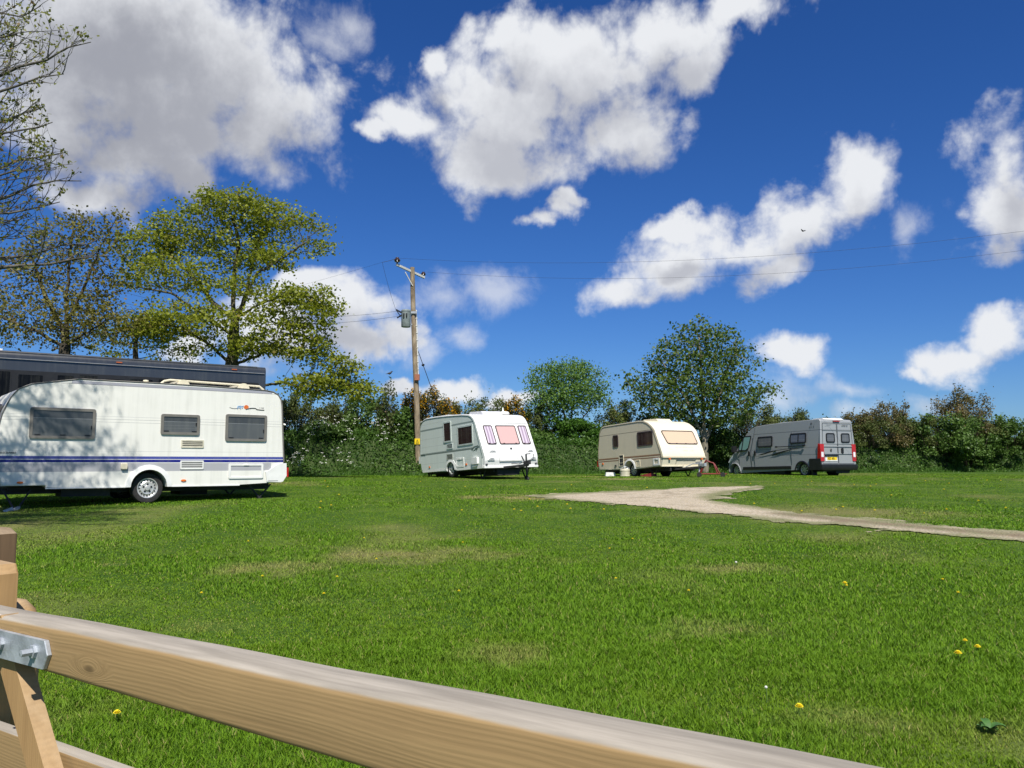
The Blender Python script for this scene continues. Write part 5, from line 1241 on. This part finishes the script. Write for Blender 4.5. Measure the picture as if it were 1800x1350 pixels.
def tree(name, label, cat, base, guides, ells, natt, D, R, tip_r, bark, leaf, lsize, per_tip, seed, limit=None, spread=.28, group=None, thick=2.3, up=.4, leafr=None, prob=1.0, flat=.7, extra=(), per=14):
    base = np.array(base, float); Nn, par = grow(base, guides, ells, natt, D, seed, limit)
    n = len(Nn); ch = [[] for _ in range(n)]
    for i, p in enumerate(par):
        if p >= 0: ch[p].append(i)
    rad = np.zeros(n)
    order = sorted(range(n), key=lambda i: -i)
    for i in order: rad[i] = tip_r if not ch[i] else (sum(rad[c] ** thick for c in ch[i])) ** (1 / thick) * 1.004
    k = R / max(rad[0], 1e-6)
    if k < 1: rad = tip_r + (rad - tip_r) * max(.02, (R - tip_r) / (rad[0] - tip_r))
    else: rad = np.where(rad > tip_r * 2.5, rad * (1 + (k - 1) * np.clip((rad - tip_r * 2.5) / (rad[0] - tip_r * 2.5), 0, 1)), rad)
    t = thing(name, label, cat, tuple(base), None, group)
    tk, br = MB(), MB(); seen = set()
    stack = [0]
    while stack:
        i = stack.pop(); chain = [i] if par[i] < 0 else [par[i], i]; cur = i
        while ch[cur]:
            c = max(ch[cur], key=lambda q: rad[q]); stack += [q for q in ch[cur] if q != c]; chain.append(c); cur = c
        rs = [rad[q] for q in chain]
        if par[i] >= 0: rs[0] = rs[1] * 1.1
        if len(chain) == 1: continue
        mm = tk if par[i] < 0 else br; r0 = max(rs)
        mm.tube([Nn[q] - base for q in chain], rs, 10 if r0 > .12 else 6 if r0 > .04 else 4, False)
    tk.build('trunk', BARK[bark], t, 60, fix=False); br.build('branches', BARK[bark], t, 60, fix=False)
    r = np.random.default_rng(seed + 1); tipn = [i for i in range(n) if rad[i] <= (leafr or tip_r * 3.4) and Nn[i][2] > base[2] + .5 and r.random() < prob]
    ct = r.random(len(tipn)); P = np.repeat(Nn[tipn] - base, per_tip, 0) + r.normal(0, spread, (len(tipn) * per_tip, 3)) * np.array([1, 1, flat]); tone = np.repeat(ct, per_tip) * .5 + r.random(len(P)) * .5
    for e in extra:
        # fuller sprays hung on the twigs nearest to each spot
        d = r.normal(size=(per, 3)); d /= np.linalg.norm(d, axis=1)[:, None]; cc = np.array(e[:3]) + d * (r.random(per) ** .4)[:, None] * np.array(e[3:6])
        for c in cc:
            near = Nn[int(np.argmin(np.linalg.norm(Nn - c, axis=1)))]; c = near + (c - near) * min(1, .45 / (np.linalg.norm(c - near) + 1e-6)) - base
            q = c + r.normal(0, .19, (46, 3)) * np.array([1.2, 1.2, .5]); P = np.concatenate([P, q]); tone = np.concatenate([tone, np.clip(r.random() * .5 + r.random(46) * .5, 0, 1)])
    me = leaves_mesh('crown', P, lsize, tone, LM[leaf], up, seed, .75); o = bpy.data.objects.new('crown', me); C.objects.link(o); o.parent = t
    return t

def E_(px, py, depth, rpx, rpy, rd=None):
    p = atd(px, py, depth); k = depth / F
    return (p[0], p[1], p[2], rpx * k, rd if rd else rpx * k * .8, rpy * k)
def gp(px, py, d): return tuple(atd(px, py, d))
def gbase(px, d): x = at_px(px, d); return (x, d, float(height(x, d)))

# spreading tree with yellow-green young leaves
d = 30.5; b0 = gbase(408, d)
guides = [[b0, gp(406, 700, d), gp(408, 640, d), gp(412, 575, d), gp(410, 540, d)],
 [gp(412, 575, d), gp(432, 520, d - .3), gp(452, 480, d - .5), gp(495, 455, d - .6), gp(540, 425, d - .6)],
 [gp(410, 540, d), gp(412, 480, d + .3), gp(420, 430, d + .5), gp(408, 380, d + .6)],
 [gp(432, 520, d), gp(448, 440, d + .8), gp(470, 400, d + 1.2)],
 [gp(408, 560, d), gp(372, 530, d + .4), gp(335, 480, d + .8), gp(290, 440, d + 1.0)],
 [gp(408, 590, d), gp(345, 545, d - .8), gp(300, 515, d - 1.2), gp(240, 505, d - 1.4)],
 [gp(412, 560, d), gp(455, 535, d - .9), gp(510, 515, d - 1.4), gp(560, 525, d - 1.6)],
 [gp(406, 640, d), gp(360, 600, d - 1.0), gp(320, 575, d - 1.6), gp(270, 570, d - 2.0)],
 [gp(412, 640, d), gp(455, 625, d - .7), gp(500, 590, d - 1.2), gp(545, 570, d - 1.4)],
 [gp(406, 700, d), gp(450, 680, d - .5), gp(500, 672, d - .9), gp(545, 690, d - 1.2), gp(600, 680, d - 1.4)]]
ells = [E_(405, 365, d + .5, 90, 32), E_(470, 385, d + .5, 70, 40), E_(330, 415, d + .8, 90, 38), E_(255, 435, d + .8, 55, 36), E_(540, 400, d, 48, 30), E_(545, 430, d, 44, 24), E_(420, 440, d + .6, 80, 40), E_(300, 485, d - .5, 95, 36), E_(230, 490, d - 1, 35, 30), E_(490, 455, d - .5, 45, 25),
 E_(430, 505, d - .6, 50, 24), E_(340, 560, d - 1.4, 85, 38), E_(270, 575, d - 1.8, 50, 35), E_(520, 520, d - 1.3, 62, 22), E_(565, 545, d - 1.4, 36, 40), E_(490, 565, d - 1.2, 55, 30), E_(450, 610, d - .8, 60, 26), E_(540, 610, d - 1.2, 55, 36), E_(600, 650, d - 1.3, 40, 26), E_(555, 680, d - 1.2, 70, 24), E_(630, 685, d - 1.3, 40, 20), E_(350, 610, d - 1, 50, 20)]
tree('spreading_tree', 'wide spreading tree with yellow-green young leaves, trunk rising behind the lorry roof', 'tree', b0, guides, ells, 5200, .17, .30, .007, 'mossy', 'yellowgreen', .125, 22, 11, flat=.42, spread=.22, leafr=.0105, prob=.55, extra=ells[13:21] + ells[3:4] + ells[11:13] + ells[0:3], per=16, group='trees behind the lorry', up=.55)
# coppery young tree left of it
d = 28.0; b0 = gbase(114, d)
guides = [[b0, gp(114, 640, d), gp(116, 560, d), gp(120, 480, d), gp(128, 410, d), (gp(135, 370, d))], [gp(116, 590, d), gp(80, 520, d), gp(55, 450, d)], [gp(116, 570, d), gp(150, 500, d), gp(178, 430, d)], [gp(115, 610, d), gp(60, 580, d - .6), gp(10, 560, d - .8)], [gp(115, 610, d), gp(160, 580, d - .6), gp(205, 550, d - .8)]]
ells = [E_(130, 420, d, 55, 62), E_(75, 470, d, 70, 70), E_(175, 480, d, 50, 70), E_(110, 560, d, 110, 60), E_(10, 560, d, 60, 60), E_(200, 400, d, 22, 38), E_(215, 570, d, 50, 45), E_(-40, 500, d, 60, 80)]
tree('coppery_tree', 'upright tree with thin coppery-olive young leaves behind the left half of the lorry', 'tree', b0, guides, ells, 3800, .17, .22, .006, 'dark', 'coppery', .11, 16, 12, spread=.19, leafr=.009, prob=.5, extra=ells[:7], per=5, group='trees behind the lorry', up=.4)
# dense low olive tree between them
d = 33.5; b0 = gbase(236, d)
guides = [[b0, gp(236, 680, d), gp(238, 620, d), gp(240, 570, d)]]
ells = [E_(240, 580, d, 60, 40), E_(280, 610, d, 50, 35), E_(200, 600, d, 50, 35), E_(330, 640, d, 40, 25)]
tree('low_olive_tree', 'low dense olive tree between the coppery tree and the spreading tree', 'tree', b0, guides, ells, 1500, .19, .16, .008, 'dark', 'yellowgreen', .11, 18, 13, leafr=.012, prob=.55, spread=.16, group='trees behind the lorry')
# bare-ish budding tree overhanging from the left, close to the camera
lim = [(-200, 90), (0, 92), (20, 78), (70, 168), (110, 135), (170, 70), (200, 92), (240, 85), (270, 118), (290, 100), (315, 146), (345, 120), (380, 60), (430, 150), (452, 205), (470, 70), (520, 15), (900, -80)]
def lim_f(q):
    v = np.array(q) - EYE; c, s = math.cos(PITCH), math.sin(PITCH); yy = v[1] * c + v[2] * s; zz = -v[1] * s + v[2] * c
    px, py = 900 + F * v[0] / yy, 675 - F * zz / yy
    return px < np.interp(py, [a for a, _ in lim], [b_ for _, b_ in lim]) and py > -750
def limb_tree(name, label, cat, base, trunk, limbs, bark, leaf, lsize, seed, group=None):
    """trunk, long limbs and two orders of straight rising twigs with a few opening buds at their tips"""
    r = np.random.default_rng(seed); base = np.array(base, float)
    t = thing(name, label, cat, tuple(base), None, group); tk, br = MB(), MB(); leaves = []
    tk.tube([np.array(p) - base for p in trunk], np.linspace(.24, .09, len(trunk)), 12)
    def curve(pts, n):
        pts = np.array(pts, float); d = np.r_[0, np.cumsum(np.linalg.norm(np.diff(pts, axis=0), axis=1))]; q = np.linspace(0, d[-1], n); return np.stack([np.interp(q, d, pts[:, k]) for k in range(3)], 1), d[-1]
    def shoot(p, d, ln, rad, order):
        if order < 3 and not lim_f(p + d * ln): ln *= .5
        if not lim_f(p + d * ln * .8): return
        up = np.array([0, 0, 1.0]); n = 5; pts = [p]; dd = d.copy()
        for k in range(n):
            dd = dd + up * .10 + r.normal(0, .10, 3); dd /= np.linalg.norm(dd); pts.append(pts[-1] + dd * ln / n)
        br.tube([q - base for q in pts], np.linspace(rad, max(.0022, rad * .4), n + 1), 4 if rad < .02 else 5, False)
        if order == 3 or r.random() < .7:
            if r.random() < .62:
                c = pts[-1]; leaves.extend(c + r.normal(0, .030, 3) for _ in range(r.integers(2, 6)))
        if order < 3:
            m = max(2, int(ln / (.20 if order == 1 else .115)))
            for q in np.linspace(.25, .97, m):
                a = pts[int(q * n)] + (pts[min(n, int(q * n) + 1)] - pts[int(q * n)]) * (q * n - int(q * n)); side = r.normal(size=3); side -= dd * (side @ dd); side /= np.linalg.norm(side)
                nd = dd * r.uniform(.6, 1.0) + side * r.uniform(.45, .9) + up * .12; nd /= np.linalg.norm(nd)
                shoot(a, nd, ln * r.uniform(.28, .55) if order == 1 else r.uniform(.10, .26), rad * .5, order + 1)
    for pts in limbs:
        c, ln = curve(pts, 14); w_ = r.normal(0, .05, (14, 3)); w_[0] = 0; w_[-1] = 0; c = c + w_ * min(1, ln / 3)
        r0 = .018 + .011 * ln
        br.tube([q - base for q in c], np.linspace(r0, .006, 14), 7, False)
        for q in np.arange(.22, 1.0, .20 / ln):
            k = min(12, int(q * 13)); a = c[k] + (c[k + 1] - c[k]) * (q * 13 - k); d = c[k + 1] - c[k]; d /= np.linalg.norm(d); side = r.normal(size=3); side -= d * (side @ d); side /= np.linalg.norm(side)
            nd = d * r.uniform(.7, 1.1) + side * r.uniform(.4, .9) + np.array([0, 0, .15]); nd /= np.linalg.norm(nd)
            shoot(a, nd, r.uniform(.55, 1.25) * (1.15 - .6 * q), .013 * (1.2 - .6 * q), 1)
        shoot(c[-2], (c[-1] - c[-2]) / np.linalg.norm(c[-1] - c[-2]), .35, .006, 2)
    tk.build('trunk', BARK[bark], t, 60, fix=False); br.build('branches', BARK[bark], t, 60, fix=False)
    P = np.array(leaves) - base; me = leaves_mesh('crown', P, lsize, r.random(len(P)), LM[leaf], .3, seed, .6); o = bpy.data.objects.new('crown', me); C.objects.link(o); o.parent = t
    return t
b0 = (-10.6, 11.2, float(height(-10.6, 11.2))); trunk = [b0, (-10.6, 11.2, 2.6), (-10.5, 11.2, 4.0), (-10.35, 11.3, 6.0), (-10.2, 11.4, 8.0), (-10.1, 11.4, 10.0)]
rl_ = np.random.default_rng(41); limbs = []
for px, py, dp, z0 in ((72, 10, 11.0, 6.4), (60, -60, 11.6, 7.4), (160, 74, 11.3, 5.6), (112, 130, 10.7, 5.2), (70, 190, 11.8, 5.0), (92, 215, 11.0, 4.6), (116, 268, 11.4, 4.3), (70, 300, 10.6, 4.2), (143, 318, 11.5, 3.9), (105, 355, 10.9, 3.7), (50, 375, 11.9, 3.6), (192, 449, 11.0, 3.2), (150, 428, 11.5, 3.3), (45, 120, 12.2, 5.8), (30, 60, 10.6, 6.2), (20, 240, 12.4, 4.8), (25, 420, 12.4, 3.6), (10, -150, 11.2, 8.2), (-30, 20, 12.6, 6.6), (-60, 330, 12.9, 4.2)):
    e = np.array(gp(px, py, dp)); a = np.array([float(np.interp(z0, [0, 10], [-10.6, -10.1])), 11.25, z0]); m1 = a + (e - a) * .35 + np.array([0, 0, .35]); m2 = a + (e - a) * .7 + np.array([0, 0, .18])
    limbs.append([a, m1, m2, e])
for k in range(16):
    an = rl_.uniform(.6, 2.6) if k < 5 else rl_.uniform(2.6, 6.8); ln = rl_.uniform(2.2, 3.9); z0 = rl_.uniform(3.4, 8.5); a = np.array([float(np.interp(z0, [0, 10], [-10.6, -10.1])), 11.3, z0]); e = a + np.array([math.cos(an) * ln, math.sin(an) * ln, ln * rl_.uniform(.35, .7)])
    limbs.append([a, a + (e - a) * .5 + np.array([0, 0, .2]), e])
limb_tree('overhanging_tree', 'close tree with bare twigs and small budding leaves, reaching in from the left edge', 'tree', b0, trunk, limbs, 'grey', 'bud', .060, 14)
# slender light green tree
d = 43.5; b0 = gbase(1000, d); b0 = (b0[0], b0[1], bank_z(b0[0], b0[1]) - .1)
guides = [[b0, gp(1000, 760, d), gp(985, 700, d), gp(975, 660, d)], [gp(1000, 760, d), gp(1008, 710, d), gp(1016, 660, d)], [gp(1000, 768, d), gp(965, 720, d), gp(950, 680, d)], [gp(1000, 768, d), gp(1035, 720, d), gp(1050, 680, d)]]
ells = [E_(955, 668, d, 28, 30), E_(1000, 655, d, 40, 26), E_(1035, 668, d, 28, 34), E_(990, 695, d, 62, 34), E_(945, 705, d, 24, 26), E_(1052, 695, d, 20, 24)]
tree('slender_tree', 'slender multi-stemmed tree with fine light green leaves between the two smaller caravans', 'tree', b0, guides, ells, 1700, .18, .12, .008, 'dark', 'ash', .12, 34, 15, spread=.26, leafr=.012, prob=.7, up=.3)
# big leafy tree
d = 43.2; b0 = gbase(1238, d); b0 = (b0[0], b0[1], bank_z(b0[0], b0[1]) - .1)
guides = [[b0, gp(1238, 770, d), gp(1236, 700, d), gp(1232, 640, d), gp(1228, 590, d)], [gp(1238, 785, d), gp(1258, 720, d), gp(1275, 660, d), gp(1295, 610, d)], [gp(1238, 775, d), gp(1210, 710, d), gp(1180, 660, d), gp(1160, 630, d)], [gp(1238, 760, d), gp(1180, 715, d), gp(1130, 690, d), gp(1105, 675, d)], [gp(1240, 760, d), gp(1300, 710, d), gp(1345, 690, d)]]
ells = [E_(1228, 592, d, 52, 34), E_(1270, 605, d, 46, 36), E_(1185, 622, d, 42, 36), E_(1305, 640, d, 36, 40), E_(1160, 650, d, 36, 36), E_(1235, 645, d, 80, 46), E_(1215, 690, d, 95, 36), E_(1290, 690, d, 60, 34), E_(1125, 680, d, 34, 26), E_(1350, 688, d, 24, 18), E_(1180, 720, d, 70, 26), E_(1270, 725, d, 60, 28), E_(1105, 660, d, 14, 14)]
tree('leafy_tree', 'big round leafy dark green tree standing behind the cream caravan', 'tree', b0, guides, ells, 3400, .20, .18, .009, 'pale', 'sycamore', .165, 14, 16, spread=.24, leafr=.0135, prob=.7, up=.35)

# ================================================================== SKY, SUN, CAMERA
SUN_A, SUN_E = 10.0, 53.0
w = bpy.data.worlds.new('World'); SC.world = w; w.use_nodes = True; nt = w.node_tree
bg = nt.nodes['Background']; out = nt.nodes['World Output']
sky = N(nt, 'ShaderNodeTexSky', sky_type='NISHITA', sun_disc=False, sun_elevation=math.radians(SUN_E), sun_rotation=math.radians(180 - SUN_A), altitude=100, air_density=1.0, dust_density=.15, ozone_density=3.0)
hs = N(nt, 'ShaderNodeHueSaturation'); hs.inputs['Saturation'].default_value = 1.22; hs.inputs['Value'].default_value = 1.0; L(nt, sky.outputs[0], hs.inputs['Color'])
L(nt, mix_col(nt, 1.0, hs.outputs[0], (.262, .40, .645), 'MULTIPLY'), bg.inputs[0]); bg.inputs[1].default_value = .10
tc = N(nt, 'ShaderNodeTexCoord'); sep = N(nt, 'ShaderNodeSeparateXYZ'); L(nt, tc.outputs['Generated'], sep.inputs[0])
az = math_n(nt, 'ARCTAN2', sep.outputs[0], sep.outputs[1]); el = math_n(nt, 'ARCSINE', sep.outputs[2])
cb = N(nt, 'ShaderNodeCombineXYZ'); L(nt, az, cb.inputs[0]); L(nt, el, cb.inputs[1])
CL = [(220, 20, 320, 180), (330, 140, 290, 175), (170, 140, 230, 190), (300, 220, 220, 130), (270, 270, 160, 80), (480, 190, 120, 95), (190, 345, 130, 55), (120, 180, 120, 110), (560, 70, 60, 70, .30), (600, 30, 60, 60, .4), (350, 300, 90, 50),
 (1010, 110, 220, 100), (900, 190, 160, 95), (880, 280, 150, 62), (1170, 60, 150, 80), (720, 225, 85, 42), (655, 242, 45, 22), (1090, 220, 110, 85), (880, 50, 60, 55), (1300, 20, 110, 45), (1220, 120, 60, 50), (780, 120, 30, 45),
 (984, 356, 34, 26, .1), (962, 376, 36, 26, .1), (938, 396, 34, 24, .15),
 (1500, 320, 95, 72), (1410, 375, 100, 66), (1310, 430, 105, 62), (1200, 470, 120, 62), (1090, 500, 105, 52), (1190, 400, 60, 26), (1605, 385, 46, 60, .30), (1350, 480, 80, 40),
 (1765, 290, 90, 95), (1790, 390, 85, 75), (1740, 350, 60, 60), (1650, 632, 100, 42), (1765, 585, 70, 56), (1710, 625, 70, 34), (1590, 652, 40, 18), (1405, 640, 66, 40, .1), (1365, 700, 62, 40, .2), (1485, 728, 55, 28, .3), (1625, 705, 46, 24, .4), (1480, 690, 60, 24, .5),
 (610, 530, 120, 62), (640, 610, 95, 50), (550, 495, 66, 32), (770, 520, 100, 50, .42), (865, 515, 72, 44, .40), (750, 632, 50, 34, .52), (800, 590, 60, 40, .5), (480, 590, 120, 80), (815, 692, 70, 24), (720, 694, 40, 14), (905, 705, 60, 16), (330, 612, 60, 30)]
blobs = []; weak = []
for (px, py, rx, ry, *wk) in CL:
    a, e = azel(px, py); a1, _ = azel(px + rx, py); _, e1 = azel(px, py - ry); (weak if wk and wk[0] >= .2 else blobs).append((a, e, abs(a1 - a), abs(e1 - e), (wk[0] if wk[0] < .2 else 0) if wk else 0))
# clouds outside the framed part of the sky
rr = random.Random(3)
for _ in range(14): blobs.append((rr.choice([-1, 1]) * rr.uniform(.9, 3.0), rr.uniform(.1, .9), rr.uniform(.12, .3), rr.uniform(.06, .14), 0))
blobs += [(0.1, .78, .22, .1, 0), (-.5, .85, .25, .12, 0), (.6, .7, .15, .08, 0)]
def field(vec, bl=None):
    acc = None
    for (a, e, ra, re, wk) in (bl or blobs):
        m_ = N(nt, 'ShaderNodeVectorMath', operation='MULTIPLY_ADD'); L(nt, vec, m_.inputs[0]); m_.inputs[1].default_value = (1 / ra, 1 / re, 0); m_.inputs[2].default_value = (-a / ra, -e / re, 0)
        l_ = N(nt, 'ShaderNodeVectorMath', operation='LENGTH'); L(nt, m_.outputs[0], l_.inputs[0])
        lv = math_n(nt, 'ADD', l_.outputs['Value'], wk) if wk else l_.outputs['Value']
        acc = lv if acc is None else math_n(nt, 'SMOOTH_MIN', acc, lv, .25)
    return math_n(nt, 'SUBTRACT', 1.0, acc)
def wnoise(vec, scale, detail, rough, dist=0.0):
    n_ = N(nt, 'ShaderNodeTexNoise', noise_dimensions='2D'); n_.inputs['Scale'].default_value = scale; n_.inputs['Detail'].default_value = detail; n_.inputs['Roughness'].default_value = rough; n_.inputs['Distortion'].default_value = dist
    L(nt, vec, n_.inputs['Vector']); return n_
def shift(vec, dx, dy):
    a_ = N(nt, 'ShaderNodeVectorMath', operation='ADD'); L(nt, vec, a_.inputs[0]); a_.inputs[1].default_value = (dx, dy, 0); return a_.outputs[0]
P0 = cb.outputs[0]
wn = wnoise(P0, 8, 7, .55); sb = N(nt, 'ShaderNodeVectorMath', operation='SUBTRACT'); L(nt, wn.outputs['Color'], sb.inputs[0]); sb.inputs[1].default_value = (.5, .5, .5)
sc_ = N(nt, 'ShaderNodeVectorMath', operation='MULTIPLY_ADD'); L(nt, sb.outputs[0], sc_.inputs[0]); sc_.inputs[1].default_value = (.10, .08, 0); L(nt, P0, sc_.inputs[2])
PW = sc_.outputs[0]
def dens(vec, raw, det=12, amp=2.3, bil=True, bl=None):
    n1 = wnoise(raw, 12, det, .62, .2).outputs['Fac']
    if bil:
        vo = N(nt, 'ShaderNodeTexVoronoi', feature='SMOOTH_F1', voronoi_dimensions='2D'); vo.inputs['Scale'].default_value = 17; vo.inputs['Detail'].default_value = 4; vo.inputs['Roughness'].default_value = .55; vo.inputs['Smoothness'].default_value = .6; L(nt, raw, vo.inputs['Vector'])
        n1 = math_n(nt, 'ADD', math_n(nt, 'MULTIPLY', n1, .72), math_n(nt, 'MULTIPLY', math_n(nt, 'SUBTRACT', .85, vo.outputs['Distance']), .28))
    return math_n(nt, 'ADD', math_n(nt, 'MINIMUM', math_n(nt, 'MULTIPLY', field(vec, bl), 1.25), 1.15), math_n(nt, 'MULTIPLY', math_n(nt, 'SUBTRACT', n1, .5), amp))
D0 = dens(PW, P0); up_v = (-.012, .050)
D1 = dens(shift(PW, *up_v), shift(P0, *up_v), 4.0, .85, False)
alpha = math_n(nt, 'MAXIMUM', smooth(nt, D0, -.54, .44), math_n(nt, 'MULTIPLY', smooth(nt, dens(PW, P0, 9, 2.6, False, weak), -.15, 1.5), .62))
fine = wnoise(P0, 30, 6, .6).outputs['Fac']
thick = smooth(nt, math_n(nt, 'ADD', D1, math_n(nt, 'MULTIPLY', math_n(nt, 'SUBTRACT', fine, .5), .7)), -.25, 1.15)
left = N(nt, 'ShaderNodeMapRange'); L(nt, az, left.inputs[0]); left.inputs[1].default_value = -.12; left.inputs[2].default_value = -.45
grey = mix_col(nt, left.outputs[0], (.37, .38, .415), (.26, .268, .30))
ccol = mix_col(nt, thick, (.60, .612, .632), grey)
bg2 = N(nt, 'ShaderNodeBackground'); L(nt, ccol, bg2.inputs[0]); bg2.inputs[1].default_value = .95
mx = N(nt, 'ShaderNodeMixShader'); L(nt, math_n(nt, 'MULTIPLY', alpha, .97), mx.inputs[0]); L(nt, bg.outputs[0], mx.inputs[1]); L(nt, bg2.outputs[0], mx.inputs[2]); L(nt, mx.outputs[0], out.inputs[0])

sl = bpy.data.lights.new('sun', 'SUN'); sl.energy = 4.2; sl.angle = math.radians(.53); sl.color = (1.0, .955, .88)
so = bpy.data.objects.new('sun', sl); C.objects.link(so)
sd = Vector((math.sin(math.radians(SUN_A)) * math.cos(math.radians(SUN_E)), -math.cos(math.radians(SUN_A)) * math.cos(math.radians(SUN_E)), math.sin(math.radians(SUN_E))))
so.rotation_euler = sd.to_track_quat('Z', 'Y').to_euler(); so.location = (0, 0, 30)
cam = bpy.data.cameras.new('camera'); cam.sensor_width = 36; cam.sensor_fit = 'HORIZONTAL'; cam.lens = 36 * F / 1800; cam.clip_start = .05; cam.clip_end = 4000
co = bpy.data.objects.new('camera', cam); C.objects.link(co); co.location = tuple(EYE); co.rotation_euler = (math.pi / 2 + PITCH, 0, 0); SC.camera = co
vs_ = SC.view_settings; vs_.view_transform = 'Standard'; vs_.look = 'None'; vs_.gamma = 1; vs_.exposure = 0.58; vs_.use_curve_mapping = False
